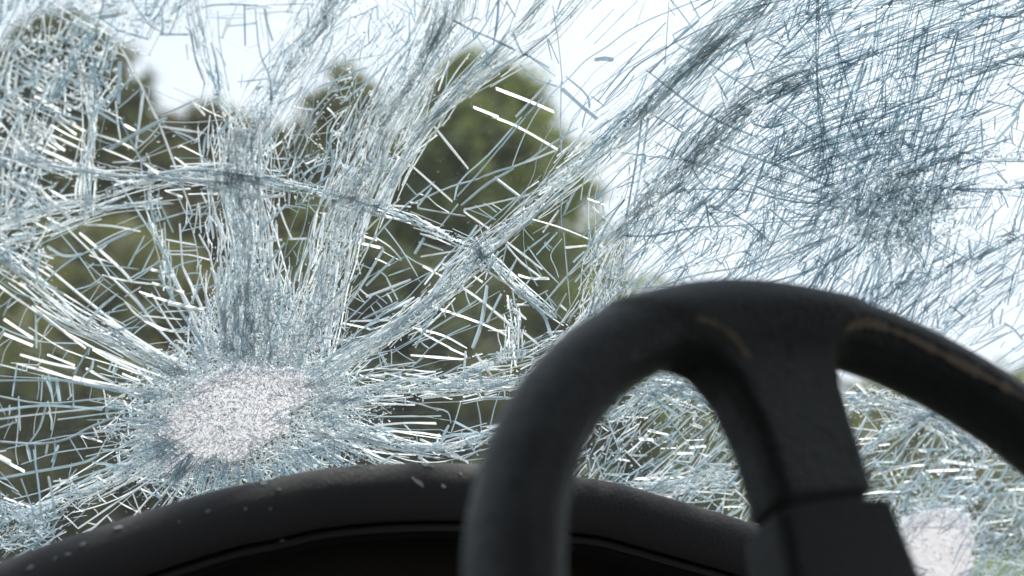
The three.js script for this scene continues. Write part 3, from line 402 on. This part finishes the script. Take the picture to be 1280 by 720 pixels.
tile(384, 432, 5, [[w, 3, 640, 45, 970, 70], [w, 2, 880, 0, 990, 50], [w, 2, 340, 180, 480, 185], [w, 2.6, 420, 490, 600, 470, 800, 470], [w, 2.2, 480, 520, 700, 530, 830, 550], [w, 2, 560, 600, 750, 620], [w, 2.4, 700, 570, 770, 600], [w, 2.4, 840, 610, 1000, 715], [w, 2, 760, 635, 940, 690], [w, 2.4, 690, 680, 760, 720], [w, 2, 290, 545, 380, 590], [w, 2.4, 80, 580, 380, 585, 560, 630], [s, 2.8, 560, 655, 450, 720], [s, 4, 1060, 540, 860, 560, 830, 600, 700, 640], [s, 3, 980, 20, 960, 250], [s, 2, 960, 560, 1060, 670], [w, 2.2, 1050, 40, 1150, 180], [s, 3, 490, 70, 350, 190], [s, 2.2, 720, 60, 650, 110], [s, 1.8, 590, 470, 640, 520], [s, 3.4, 880, 480, 830, 580], [s, 3, 990, 190, 1000, 140, 1060, 130, 1080, 220], [w, 4, 840, 215, 960, 220], [w, 3, 1010, 210, 1140, 200], [s, 3.4, 440, 270, 600, 200, 800, 180, 960, 100], [s, 2.6, 760, 370, 870, 400, 890, 470]]);
tile(256, 288, 5, [[w, 2.4, 310, 60, 480, 45], [w, 2.4, 520, 40, 710, 35], [w, 2.8, 820, 40, 960, 65, 1090, 95], [s, 4, 500, 70, 340, 280], [s, 2.8, 940, 270, 690, 530], [w, 1.8, 700, 530, 860, 470], [w, 2.4, 690, 540, 780, 550], [s, 5, 1110, 100, 940, 380, 800, 560], [s, 3, 1180, 150, 1000, 330], [s, 3.4, 1280, 220, 1140, 270], [w, 2.4, 1280, 290, 1000, 400], [s, 3.4, 1200, 430, 980, 540], [w, 2.4, 900, 555, 1170, 545], [w, 2.2, 860, 570, 1040, 605], [w, 2.4, 380, 490, 530, 510], [s, 3, 490, 400, 390, 470], [s, 3, 490, 330, 360, 440], [w, 2.4, 540, 650, 910, 680], [w, 2.4, 320, 80, 370, 120, 395, 180], [s, 3, 1130, 280, 1200, 420], [w, 2, 920, 0, 1070, 50]]);
tile(256, 144, 5, [[s, 3, 800, 80, 710, 460], [s, 3.4, 940, 0, 870, 200], [s, 3.4, 730, 310, 610, 420], [s, 3.4, 820, 325, 650, 450], [w, 3, 830, 130, 1030, 60], [s, 3, 970, 180, 870, 370], [s, 2.4, 540, 240, 430, 410], [s, 1.8, 490, 330, 550, 440], [s, 1.8, 600, 330, 630, 400], [s, 3, 560, 230, 550, 450], [w, 3.4, 270, 400, 520, 460], [w, 3.6, 240, 500, 500, 490], [w, 2.4, 1180, 235, 1280, 310], [s, 3, 1120, 300, 1050, 450], [w, 2.4, 1120, 550, 1280, 560], [w, 2.6, 970, 580, 1280, 660], [s, 3.6, 510, 550, 340, 720], [w, 2.4, 0, 560, 110, 520], [s, 3.4, 450, 60, 370, 180], [w, 1.6, 760, 300, 940, 190], [w, 3, 850, 310, 880, 350]]);
tile(0, 144, 5, [[w, 3.4, 160, 40, 410, 210], [w, 3, 330, 0, 480, 110], [w, 3.4, 350, 0, 560, 100], [w, 3.4, 320, 110, 550, 220], [w, 3.4, 200, 170, 480, 300], [w, 3, 180, 330, 240, 430, 440, 620], [w, 3, 100, 370, 210, 490, 380, 700], [w, 3, 270, 480, 440, 640], [w, 2.4, 310, 450, 430, 520], [s, 4, 1040, 0, 850, 100, 680, 200], [w, 3, 1010, 60, 1270, 100], [w, 2, 980, 0, 1100, 320, 1200, 600], [t, 3, 760, 20, 830, 160, 900, 300], [w, 2.4, 900, 290, 1010, 370], [w, 2, 1090, 250, 1170, 310], [w, 2.6, 1030, 460, 1140, 500], [s, 3, 1290, 555, 1000, 640, 800, 710], [w, 2.4, 480, 670, 700, 680, 880, 715], [s, 3.4, 980, 490, 1080, 720], [s, 4, 920, 470, 980, 720], [s, 2.2, 370, 400, 310, 470], [s, 2.6, 440, 410, 350, 520], [s, 2.6, 200, 490, 100, 570], [s, 2, 1200, 610, 1130, 720]]);
tile(0, 0, 5, [[w, 3.4, 220, 530, 420, 640, 600, 720], [w, 2.6, 710, 210, 840, 440, 980, 730], [s, 3, 540, 280, 680, 560], [w, 3.4, 250, 420, 360, 470, 600, 510], [w, 3, 220, 590, 390, 680], [s, 3, 520, 290, 640, 570], [s, 3.4, 300, 350, 530, 270], [s, 3, 360, 410, 520, 350], [t, 2.6, 720, 180, 930, 240], [t, 3.4, 1190, 180, 1220, 360, 1280, 520], [w, 2.6, 1010, 715, 1240, 610], [w, 6, 270, 385, 400, 440], [w, 5, 0, 298, 110, 300], [t, 4, 755, 380, 745, 640], [s, 3, 840, 440, 790, 520], [t, 2.4, 1000, 210, 1180, 210], [w, 5, 620, 110, 800, 70], [w, 3, 1200, 620, 1280, 710]]);
tile(256, 0, 5, [[t, 3.4, 245, 20, 250, 280], [t, 2, 310, 50, 340, 330, 400, 480, 405, 620], [t, 4, 365, 50, 380, 140, 415, 250], [s, 2, 80, 60, 90, 250, 150, 560], [t, 2.6, 40, 260, 75, 400, 90, 560], [t, 3, 200, 500, 390, 480], [s, 2.4, 620, 200, 460, 340], [t, 2, 400, 25, 650, 18], [s, 2, 340, 80, 370, 240], [t, 3, -10, 40, 60, 25, 330, 25], [t, 2, 640, 40, 640, 180], [s, 3, 700, 540, 830, 480, 1000, 410], [w, 2, 650, 715, 830, 505], [s, 2.2, 1130, 240, 1250, 150], [t, 2.4, 1170, 20, 1280, 80], [s, 3.6, 840, 640, 1010, 500, 1280, 240]]);
tile(560, 518, 3.556, [[w, 3, 840, 98, 905, 102], [w, 2, 880, 62, 970, 78], [w, 2.4, 1060, 135, 1135, 128], [w, 2, 990, 162, 1080, 160], [w, 2.4, 820, 272, 900, 272, 1050, 265], [w, 2, 950, 352, 1040, 338], [w, 2, 820, 318, 870, 275], [w, 2, 750, 185, 800, 195], [s, 3, 600, 260, 760, 170], [s, 3, 740, 300, 900, 190], [s, 3, 900, 320, 1040, 220], [s, 3, 640, 160, 680, 280], [s, 3, 1120, 240, 1240, 110], [w, 2, 690, 285, 720, 290]]);
tile(920, 518, 3.556, [[w, 2, 620, 255, 720, 225, 830, 215], [w, 3, 900, 195, 990, 210, 1120, 230], [w, 2, 840, 245, 1050, 240], [w, 2.4, 960, 280, 1060, 275], [s, 2.4, 800, 330, 880, 290, 980, 280], [w, 2.6, 900, 358, 1020, 370], [s, 3.4, 580, 140, 680, 95, 800, 40], [s, 2, 880, 40, 860, 140, 800, 280], [s, 3.4, 900, 190, 1010, 95], [s, 3.4, 1060, 150, 900, 345], [s, 4.4, 1100, 170, 980, 340], [s, 3, 1140, 200, 1060, 355], [s, 3, 600, 180, 680, 310], [s, 2, 700, 130, 680, 230], [w, 2.4, 800, 150, 835, 155], [s, 2.4, 930, 200, 860, 420], [s, 3.6, 1200, 220, 1120, 400], [s, 3, 640, 340, 800, 290, 860, 210]]);
{ // the 300 that show largest are parts; the rest are joined
  const rest = new Splinters(); traced.sort((a, b) => b.size - a.size);
  traced.forEach(({ kind, width, pts }, i) => { const S = i < 300 ? new Splinters() : rest; S.add(pts, width, kind, 0.0042 + G() * 0.001); if (i < 300) S.build('glass_sliver', screen); for (let k = 1; k < pts.length; k++) remember(pts[k - 1], pts[k]); });
  rest.build('small_slivers', screen).userData.kind = 'stuff';
}
// dust and tiny specks on the clear places
{
  const S = [[], []], spot = (u, v, size) => { const [x, y, d] = hit(u, v), c = at(x, y, 0.001), k = size * d / F, a = G() * 6.28, o = S[0].length / 3; for (const b of [0, 2.1, 4.2]) { const p = c.clone().addScaledVector(GX, Math.cos(a + b) * k).addScaledVector(GY, Math.sin(a + b) * k * (0.5 + G() * 0.5)).addScaledVector(GN, G() * k * 0.5); S[0].push(p.x, p.y, p.z); } S[1].push(o, o + 1, o + 2); };
  for (let i = 0; i < 3200; i++) { const u = G() * W, v = G() * 640; spot(u, v, 0.25 + 0.9 * G() * G() * G()); }
  for (let i = 0; i < 1400; i++) spot(640 + gauss() * 110, 200 + gauss() * 110, 0.25 + 0.8 * G() * G() * G());
  const g = new THREE.BufferGeometry(); g.setAttribute('position', new THREE.Float32BufferAttribute(S[0], 3)); g.setIndex(S[1]);
  mesh('dust', g, M.dust, screen).userData.kind = 'stuff';
}

// round the big blow on the left
field(insideEllipse(305, 525, 160, 100), 1.0, 18, [[0, 1, 60]], { frost: 0.93, glint: 0.3, teal: 0.02, bits: 3.2, width: 1.5 });
field(insideEllipse(320, 410, 85, 60), 1.1, 24, [[75, 1, 35]], { frost: 0.93, glint: 0.3, teal: 0.02, bits: 2.2, width: 1.5 });
burst(300, 520, 92, 150, 70, { glint: 0.3, len: 30 });
burst(300, 530, 90, 140, 70, { glint: 0.25, len: 34, from: 200, to: 340, squash: 0.62 });
band([[318, 455, 46], [312, 380, 40], [303, 300, 30], [298, 230, 30], [300, 160, 30]], 1.25, 34, { bits: 0.6, jitter: 16, glint: 0.2 });
band([[312, 178, 24], [338, 125, 24], [372, 70, 22], [410, 10, 24], [425, -20, 24]], 1.3, 34, { bits: 0.5, jitter: 16 });
band([[385, 440, 34], [405, 350, 28], [428, 280, 26], [455, 215, 26], [485, 150, 26], [520, 90, 24], [545, 30, 26], [560, -20, 26]], 1.25, 48, { bits: 0.5, jitter: 9 });
band([[290, 160, 12], [262, 90, 10], [246, 20, 10], [244, -10, 10]], 1, 34, { bits: 0.3, jitter: 12 });
band([[470, 262, 9], [512, 190, 10], [570, 118, 9], [630, 55, 9], [685, -5, 10]], 1.4, 60, { jitter: 6, bits: 0.15 });
band([[505, 180, 10], [540, 145, 11], [600, 100, 9], [652, 66, 9], [700, 25, 8], [735, -15, 7]], 1.4, 60, { jitter: 5, bits: 0.15 });
band([[395, 480, 10], [470, 430, 14], [530, 385, 14], [580, 330, 13], [630, 282, 12], [690, 235, 14], [745, 185, 18], [800, 135, 18], [850, 85, 16], [900, 45, 16], [960, -10, 16]], 1.3, 46, { jitter: 9, bits: 0.45 });
band([[480, 420, 7], [560, 360, 7], [600, 320, 9], [590, 300, 10]], 1.2, 36, { bits: 0.4 });
band([[690, 440, 12], [740, 395, 22], [775, 320, 30], [820, 250, 30], [860, 200, 26], [905, 150, 22], [960, 110, 20], [1010, 85, 20]], 1.05, 40, { jitter: 16, bits: 0.4, teal: 0.25 });
band([[790, 150, 14], [840, 100, 16], [890, 50, 18], [930, 10, 18], [950, -15, 18]], 0.9, 55, { jitter: 7, bits: 0.15, teal: 0.25 });
band([[730, 330, 10], [790, 270, 12], [850, 205, 12], [920, 150, 12]], 0.8, 50, { jitter: 9, bits: 0.2, teal: 0.2 });
// arcs round it
band([[-10, 285, 9], [60, 262, 9], [110, 250, 9], [160, 230, 9], [230, 218, 9], [300, 222, 10], [370, 236, 10], [430, 248, 9], [480, 262, 7], [540, 285, 6], [590, 308, 6], [650, 355, 6], [690, 390, 5]], 0.85, 44, { long: 0.4, jitter: 7, bits: 0.4, glint: 0.25 });
band([[20, 195, 8], [80, 212, 9], [150, 222, 10], [220, 222, 10], [290, 225, 10]], 0.8, 44, { long: 0.4, jitter: 9, bits: 0.3, glint: 0.35 });
band([[-10, 318, 14], [40, 350, 15], [90, 390, 13], [140, 420, 10], [190, 450, 9], [235, 470, 9]], 0.95, 60, { jitter: 6, bits: 0.25, glint: 0.45 });
band([[-10, 300, 6], [60, 285, 6], [130, 262, 5], [200, 250, 4]], 0.9, 50, { jitter: 6, bits: 0.2 });
band([[112, 90, 7], [113, 160, 8], [112, 220, 8], [106, 265, 7]], 1.1, 40, { jitter: 9, bits: 0.4, glint: 0.05 });
band([[185, 200, 6], [192, 260, 6], [205, 320, 6], [215, 360, 5]], 0.8, 40, { jitter: 8, glint: 0.05 });
band([[395, 500, 16], [460, 490, 17], [530, 484, 15], [600, 478, 13], [660, 470, 12], [720, 440, 10], [760, 420, 10]], 1.3, 44, { jitter: 9, bits: 0.55, glint: 0.35 });
band([[400, 520, 14], [450, 535, 10], [500, 555, 8], [545, 560, 8], [590, 545, 8], [640, 530, 9]], 1.05, 40, { jitter: 10, bits: 0.4, glint: 0.3 });
band([[395, 545, 9], [440, 560, 8], [480, 578, 6], [520, 590, 4]], 1, 40, { jitter: 8, bits: 0.3, glint: 0.4 });
band([[40, 655, 7], [80, 635, 12], [120, 610, 16], [165, 585, 18], [210, 570, 18]], 1.05, 36, { jitter: 8, bits: 0.4, glint: 0.15 });
band([[-5, 630, 10], [20, 645, 10], [50, 662, 10]], 1.2, 30, { bits: 0.5 });
band([[560, 470, 8], [610, 450, 8], [650, 440, 8], [700, 425, 9]], 0.9, 36, { bits: 0.3, glint: 0.3 });
band([[640, 370, 8], [645, 410, 9], [640, 450, 9]], 0.8, 26, { bits: 0.4 });
web(300, 520, 95, 460, 52, 400, { width: 1.45, from: 95, to: 265, glint: 0.42 });
web(300, 520, 100, 480, 38, 250, { width: 1.45, from: -30, to: 95, glint: 0.22, teal: 0.16 });
web(300, 520, 85, 170, 40, 120, { from: 200, to: 350, glint: 0.25 });
field(insidePoly([[40, 100], [250, 100], [270, 230], [40, 210]]), 0.24, 40, [[-25, 1, 8], [40, 0.4, 14], [85, 0.3, 10]], { glint: 0.4, bits: 0.05, width: 2.4 });
field(insidePoly([[330, 60], [560, 40], [500, 190], [450, 260], [310, 220]]), 0.62, 40, [[58, 1, 12], [30, 0.7, 12], [-50, 0.35, 18], [85, 0.4, 12]], { frost: 0.3, glint: 0.14, bits: 0.3 });
field(insidePoly([[400, 0], [640, 0], [560, 90], [420, 90]]), 0.5, 34, [[50, 1, 14], [-50, 0.5, 15], [85, 0.4, 14]], { glint: 0.05, teal: 0.3, bits: 0.06 });
// top left, near the lens
field(insidePoly([[-10, -10], [240, -10], [140, 60], [125, 120], [50, 140], [40, 320], [-10, 340]]), 1.25, 40, [[80, 1, 20], [-30, 0.7, 18], [45, 0.5, 18]], { frost: 0.55, glint: 0.3, bits: 0.7, width: 3, size: 1.7, pass: 4 });
field(insidePoly([[100, -10], [480, -10], [470, 12], [140, 30]]), 0.8, 36, [[3, 1, 8], [70, 0.5, 25]], { frost: 0.5, glint: 0.1, bits: 0.2, width: 2.4 });
// the fine net over the white sky on the right
field(insidePoly([[785, 165], [960, -10], [1050, -10], [1010, 120], [890, 250], [800, 340], [740, 400]]), 0.75, 44, [[43, 0.75, 9], [58, 0.2, 10], [-48, 0.13, 14]], { teal: 0.5, bits: 0.06, width: 1.8, pass: 5 });
field(insidePoly([[1000, -10], [1290, -10], [1290, 60], [1225, 110], [1190, 200], [1050, 240], [955, 190]]), 1.69, 46, [[21, 0.55, 6], [75, 0.34, 6], [-55, 0.06, 20], [45, 0.1, 20]], { teal: 0.5, bits: 0.06, glint: 0.03, width: 1.7, pass: 8 });
field(insideEllipse(1115, 215, 105, 80), 1.69, 30, [[74, 1, 10], [25, 0.7, 12], [50, 0.5, 20]], { frost: 0.2, teal: 0.45, bits: 0.5, glint: 0.03, width: 1.7, pass: 8 });
field(insideEllipse(1125, 272, 50, 52), 1.2, 12, [[55, 1, 40]], { frost: 0.5, teal: 0.35, bits: 3, glint: 0.06, width: 1.5 });
field(insideEllipse(1128, 268, 84, 66), 0.9, 14, [[50, 1, 40]], { frost: 0.6, teal: 0.2, bits: 2.4, glint: 0.06, width: 1.6 });
field(insidePoly([[840, 200], [1000, 130], [1060, 230], [1060, 340], [960, 350], [830, 350]]), 1.21, 40, [[36, 0.8, 11], [66, 0.35, 8], [-35, 0.22, 12]], { teal: 0.5, bits: 0.08, glint: 0.03, width: 1.8, pass: 4 });
field(insidePoly([[1030, 250], [1170, 260], [1150, 420], [1060, 380], [1000, 350]]), 1.69, 34, [[63, 1, 9], [38, 0.6, 10]], { teal: 0.5, bits: 0.2, glint: 0.04, width: 1.8, pass: 4 });
field(insidePoly([[1080, 380], [1290, 285], [1290, 360], [1200, 400], [1190, 430], [1150, 430]]), 1.33, 30, [[38, 1, 14], [74, 0.4, 9], [-40, 0.15, 15]], { teal: 0.5, bits: 0.15, glint: 0.05, width: 1.8, pass: 4 });
field(insidePoly([[1180, 60], [1290, 60], [1290, 200], [1180, 200]]), 0.36, 40, [[65, 1, 14], [-25, 0.6, 14], [45, 0.4, 10]], { teal: 0.5, bits: 0.02, glint: 0.02 });
field(insidePoly([[1180, 250], [1290, 240], [1290, 300], [1200, 330]]), 0.29, 48, [[68, 1, 7]], { teal: 0.5, bits: 0, glint: 0 });
field(insidePoly([[1190, 420], [1290, 370], [1290, 480], [1240, 450]]), 0.32, 50, [[33, 1, 8], [70, 0.4, 9]], { teal: 0.5, bits: 0.02, glint: 0.02 });
band([[1120, 225, 12], [1190, 210, 11], [1240, 198, 9], [1290, 196, 8]], 0.55, 30, { long: 0.35, longFrost: 0.55, frost: 0.4, jitter: 16, bits: 0.4, glint: 0.05, teal: 0.5 });
band([[1140, 262, 14], [1200, 245, 11], [1250, 238, 10], [1290, 232, 10]], 0.55, 30, { long: 0.35, longFrost: 0.55, frost: 0.4, jitter: 16, bits: 0.4, glint: 0.05, teal: 0.5 });
band([[1070, 395, 9], [1130, 362, 10], [1190, 335, 9], [1240, 312, 8], [1290, 288, 8]], 0.50, 30, { long: 0.35, longFrost: 0.55, frost: 0.4, jitter: 16, bits: 0.3, glint: 0.05, teal: 0.5 });
band([[1022, -10, 10], [1018, 60, 12], [1026, 130, 10], [1040, 220, 10]], 0.45, 30, { long: 0.1, thin: 0.4, longFrost: 0.55, frost: 0.4, jitter: 16, bits: 0.2, teal: 0.5, glint: 0.02 });
band([[870, 175, 9], [960, 118, 10], [1050, 78, 11], [1160, 45, 12], [1290, 5, 12]], 0.50, 30, { long: 0.3, thin: 0.5, longFrost: 0.55, frost: 0.4, jitter: 16, bits: 0.1, teal: 0.5, glint: 0.02 });
band([[900, 265, 9], [985, 190, 10], [1080, 140, 11], [1180, 100, 10], [1290, 60, 8]], 0.45, 30, { long: 0.35, longFrost: 0.55, frost: 0.4, jitter: 16, bits: 0.1, teal: 0.5, glint: 0.02 });
band([[935, 345, 8], [955, 280, 8], [975, 220, 7], [985, 160, 7]], 0.45, 30, { long: 0.35, longFrost: 0.55, frost: 0.4, jitter: 16, bits: 0.15, teal: 0.5, glint: 0.02 });
band([[850, 235, 7], [880, 250, 8], [920, 272, 7], [960, 300, 6]], 0.45, 30, { long: 0.35, longFrost: 0.55, frost: 0.4, jitter: 16, bits: 0.4, teal: 0.5, glint: 0.02 });
web(1120, 268, 95, 420, 26, 420, { glint: 0.03, teal: 0.5, from: 60, to: 240, squash: 0.8, width: 1.5 });
web(1120, 268, 70, 190, 22, 130, { glint: 0.03, teal: 0.5, from: -110, to: 60, squash: 0.8, width: 1.5 });
{ // long thin arcs and spokes round the blow on the right
  const S = new Splinters(), put = (pts) => { for (let k = 1; k < pts.length; k++) remember(pts[k - 1], pts[k]); S.add(pts, 0.7 + 0.9 * G(), G() < 0.5 ? 'frost' : pickKind(0.03, 0.4)); };
  for (let i = 0; i < 46; i++) { const r = 90 + 330 * G(), a0 = 50 + 90 * G(), a1 = a0 + 25 + 75 * G(), pts = []; let q = r; for (let a = a0; a < a1; a += 1800 / r) { q += gauss() * 3; pts.push([1125 + Math.cos(a * rad) * q * 1.15, 270 - Math.sin(a * rad) * q * 0.75]); } if (pts.length > 2) put(pts); }
  for (let i = 0; i < 40; i++) { let a = 40 + 190 * G(), r = 40 + 60 * G(); const end = r + 90 + 250 * G(), pts = [], turn = gauss() * 3; while (r < end) { pts.push([1125 + Math.cos(a * rad) * r, 270 - Math.sin(a * rad) * r * 0.8]); r += 34; a += turn + gauss(); } if (pts.length > 2) put(pts); }
  S.build('crack_band', screen);
}
// seen through the openings of the wheel
field(insidePoly([[690, 560], [800, 460], [920, 470], [940, 660], [840, 640], [700, 610]]), 1.25, 42, [[40, 1, 10], [62, 0.5, 12], [2, 0.35, 7], [-35, 0.2, 14]], { frost: 0.25, glint: 0.2, teal: 0.1, bits: 0.35, width: 1.9 });
band([[780, 620, 10], [850, 600, 14], [910, 590, 22]], 1, 34, { jitter: 16, bits: 0.5 });
band([[760, 520, 14], [830, 485, 16], [890, 500, 16]], 1, 30, { jitter: 20, bits: 0.5, glint: 0.2 });
field(insidePoly([[1050, 480], [1290, 560], [1290, 730], [1090, 650]]), 0.85, 38, [[58, 1, 10], [5, 0.5, 9], [35, 0.4, 12], [-60, 0.3, 12]], { frost: 0.25, glint: 0.22, teal: 0.1, bits: 0.3, width: 1.8 });
band([[1060, 575, 7], [1100, 545, 9], [1140, 522, 10], [1180, 510, 9]], 1.1, 28, { jitter: 16, bits: 0.5 });
field(insidePoly([[1090, 622], [1290, 600], [1290, 730], [1120, 730]]), 1.1, 18, [[30, 1, 50]], { glint: 0.22, teal: 0.15, bits: 0.5 });
band([[1050, 500, 12], [1110, 500, 14], [1170, 525, 14], [1230, 560, 14]], 1, 26, { jitter: 22, bits: 0.5, glint: 0.15 });
band([[690, 560, 12], [730, 500, 16], [790, 470, 16], [850, 470, 14]], 1, 28, { jitter: 20, bits: 0.5, glint: 0.15 });
// the break goes on past the edges of the photograph
field(insidePoly([[-520, -260], [-6, -260], [-6, 760], [-520, 760]]), 0.4, 56, [[-28, 1, 14], [35, 0.8, 14], [85, 0.6, 12]], { frost: 0.3, glint: 0.25, bits: 0.08, width: 2.2 });
field(insidePoly([[-6, -260], [900, -260], [900, -8], [-6, -8]]), 0.5, 52, [[60, 1, 14], [-40, 0.6, 16], [88, 0.5, 12]], { frost: 0.35, glint: 0.12, bits: 0.15, width: 2 });
field(insidePoly([[900, -260], [1720, -260], [1720, -8], [900, -8]]), 0.6, 52, [[24, 1, 10], [74, 0.6, 9], [-50, 0.2, 16]], { frost: 0.2, teal: 0.4, glint: 0.03, bits: 0.08, width: 1.8, pass: 5 });
field(insidePoly([[1288, -8], [1720, -8], [1720, 760], [1288, 760]]), 0.5, 52, [[24, 1, 14], [70, 0.8, 10], [-40, 0.4, 14]], { frost: 0.2, teal: 0.3, glint: 0.08, bits: 0.08, width: 1.8, pass: 3 });
field(insidePoly([[60, 690], [300, 625], [560, 592], [900, 650], [1100, 730], [1100, 800], [60, 800]]), 0.4, 40, [[-20, 1, 18], [40, 1, 18], [85, 0.5, 14]], { frost: 0.3, glint: 0.2, bits: 0.1, width: 2 });
// ------------------------------------------------------------------ the car's roof and sides round the camera, unseen, added to shade the interior
{
  const cabin = new THREE.Group(); cabin.name = 'car_body'; cabin.userData.kind = 'structure'; scene.add(cabin);
  const rear = V(Math.sin(glassTurn), 0, Math.cos(glassTurn)), right = GX.clone(), edge = at(0.1, 0.325), floorY = 0.35, roofY = edge.y + 0.02;
  const slabBox = (name, x0, x1, y0, y1, d0, d1) => {              // x to the right, d backwards from the upper windscreen edge
    const g = new THREE.BoxGeometry(x1 - x0, y1 - y0, d1 - d0).translate((x0 + x1) / 2, (y0 + y1) / 2, (d0 + d1) / 2);
    g.applyMatrix4(new THREE.Matrix4().makeBasis(right, V(0, 1, 0), rear).setPosition(edge.x, 0, edge.z)); return mesh(name, g, M.lining, cabin);
  };
  slabBox('roof_lining', -0.95, 0.95, roofY, roofY + 0.05, -0.02, 1.9);
  slabBox('door_panel', -0.95, -0.88, floorY, 1.10, -0.5, 1.9); slabBox('door_panel', 0.88, 0.95, floorY, 1.10, -0.5, 1.9);
  slabBox('rear_wall', -0.95, 0.95, floorY, roofY, 1.9, 1.96); slabBox('cabin_floor', -0.95, 0.95, floorY - 0.05, floorY, -0.6, 1.96);
  slabBox('door_pillar', -0.95, -0.89, 1.10, roofY, 0.75, 0.95); slabBox('door_pillar', 0.89, 0.95, 1.10, roofY, 0.75, 0.95);
  slabBox('seat_back', -0.62, -0.12, floorY, 1.12, 0.95, 1.1); slabBox('seat_back', 0.12, 0.62, floorY, 1.12, 0.95, 1.1);
}
// ------------------------------------------------------------------ crumbs of glass on the instrument hood
{
  scene.updateMatrixWorld(true);
  const hood = [], r = rng(31), rc = new THREE.Raycaster(); scene.traverse((o) => { if (o.name === 'instrument_hood' || o.name === 'hood_lip') hood.push(o); });
  const crumb = (long, wide, seed) => {                            // an irregular splinter with flat broken faces
    const q = rng(seed), g = new THREE.IcosahedronGeometry(1, 1), p = g.attributes.position, memo = {};
    for (let i = 0; i < p.count; i++) { const k = [p.getX(i), p.getY(i), p.getZ(i)].map((c) => c.toFixed(2)).join(); const f = memo[k] ??= 0.45 + 0.8 * q(); p.setXYZ(i, p.getX(i) * long * f, p.getY(i) * wide * 0.55 * f, p.getZ(i) * wide * f); }
    g.deleteAttribute('normal'); g.deleteAttribute('uv'); return g;
  };
  const lay = (u, v, long, wide, deg, label, group) => {           // sizes in photograph pixels, deg = turn in the photograph
    rc.set(camera.position, ray(u, v).normalize()); const h = rc.intersectObjects(hood)[0]; if (!h) return;
    const k = h.distance / F / 2, n = h.face.normal.clone().transformDirection(h.object.matrixWorld); if (n.dot(rc.ray.direction) > 0) n.negate();
    const x = V(Math.cos(deg * rad), Math.sin(deg * rad), 0).applyQuaternion(camera.quaternion); x.addScaledVector(n, -x.dot(n)).normalize();
    const o = mesh('glass_crumb', crumb(long * k * 0.8, wide * k * 0.68, Math.round(u * 7 + v)), group ? M.chip : M.brightChip);
    o.quaternion.setFromRotationMatrix(new THREE.Matrix4().makeBasis(x, n, x.clone().cross(n))); o.position.copy(h.point).addScaledVector(n, wide * k * 0.35);
    o.userData = { label, category: 'glass crumb' }; if (group) o.userData.group = group;
  };
  lay(522, 603, 27, 8, -38, 'long whitish glass splinter lying slanted on the hood left of the steering wheel');
  lay(535, 583, 18, 9, -14, 'bright flat glass chip on the hood crest just above the long splinter');
  lay(444, 583, 19, 7, -38, 'slanted glass chip on the hood crest, right of the crushed white spot');
  lay(330, 605, 13, 7, 5, 'pale glass chip on the hood crest directly below the big crushed white spot');
  lay(554, 608, 9, 6, -30, 'small bright glass crumb between the long splinter and the steering wheel rim');
  lay(353, 676, 10, 5, 20, 'small glass crumb on the thin lip under the instrument hood');
  lay(149, 660, 13, 6, 12, 'oblong pale glass crumb near the hood edge on the left half of the hood');
  for (const [u, v, l, w2, d] of [[104, 681, 10, 6, 40], [85, 693, 9, 4, 10], [69, 698, 7, 3, 60], [38, 710, 11, 6, 30], [260, 639, 9, 5, 20], [319, 607, 8, 3, 10], [349, 612, 9, 4, 5], [307, 636, 6, 4, 0], [338, 636, 6, 4, 40], [465, 587, 9, 4, -30], [425, 589, 11, 3, 10], [224, 652, 5, 3, 10], [412, 603, 5, 3, 0], [575, 592, 5, 3, 0]])
    lay(u, v, l, w2, d, 'tiny greyish glass crumb scattered on the dark instrument hood', 'tiny glass crumbs on the hood');
}
renderer.render(scene, camera);
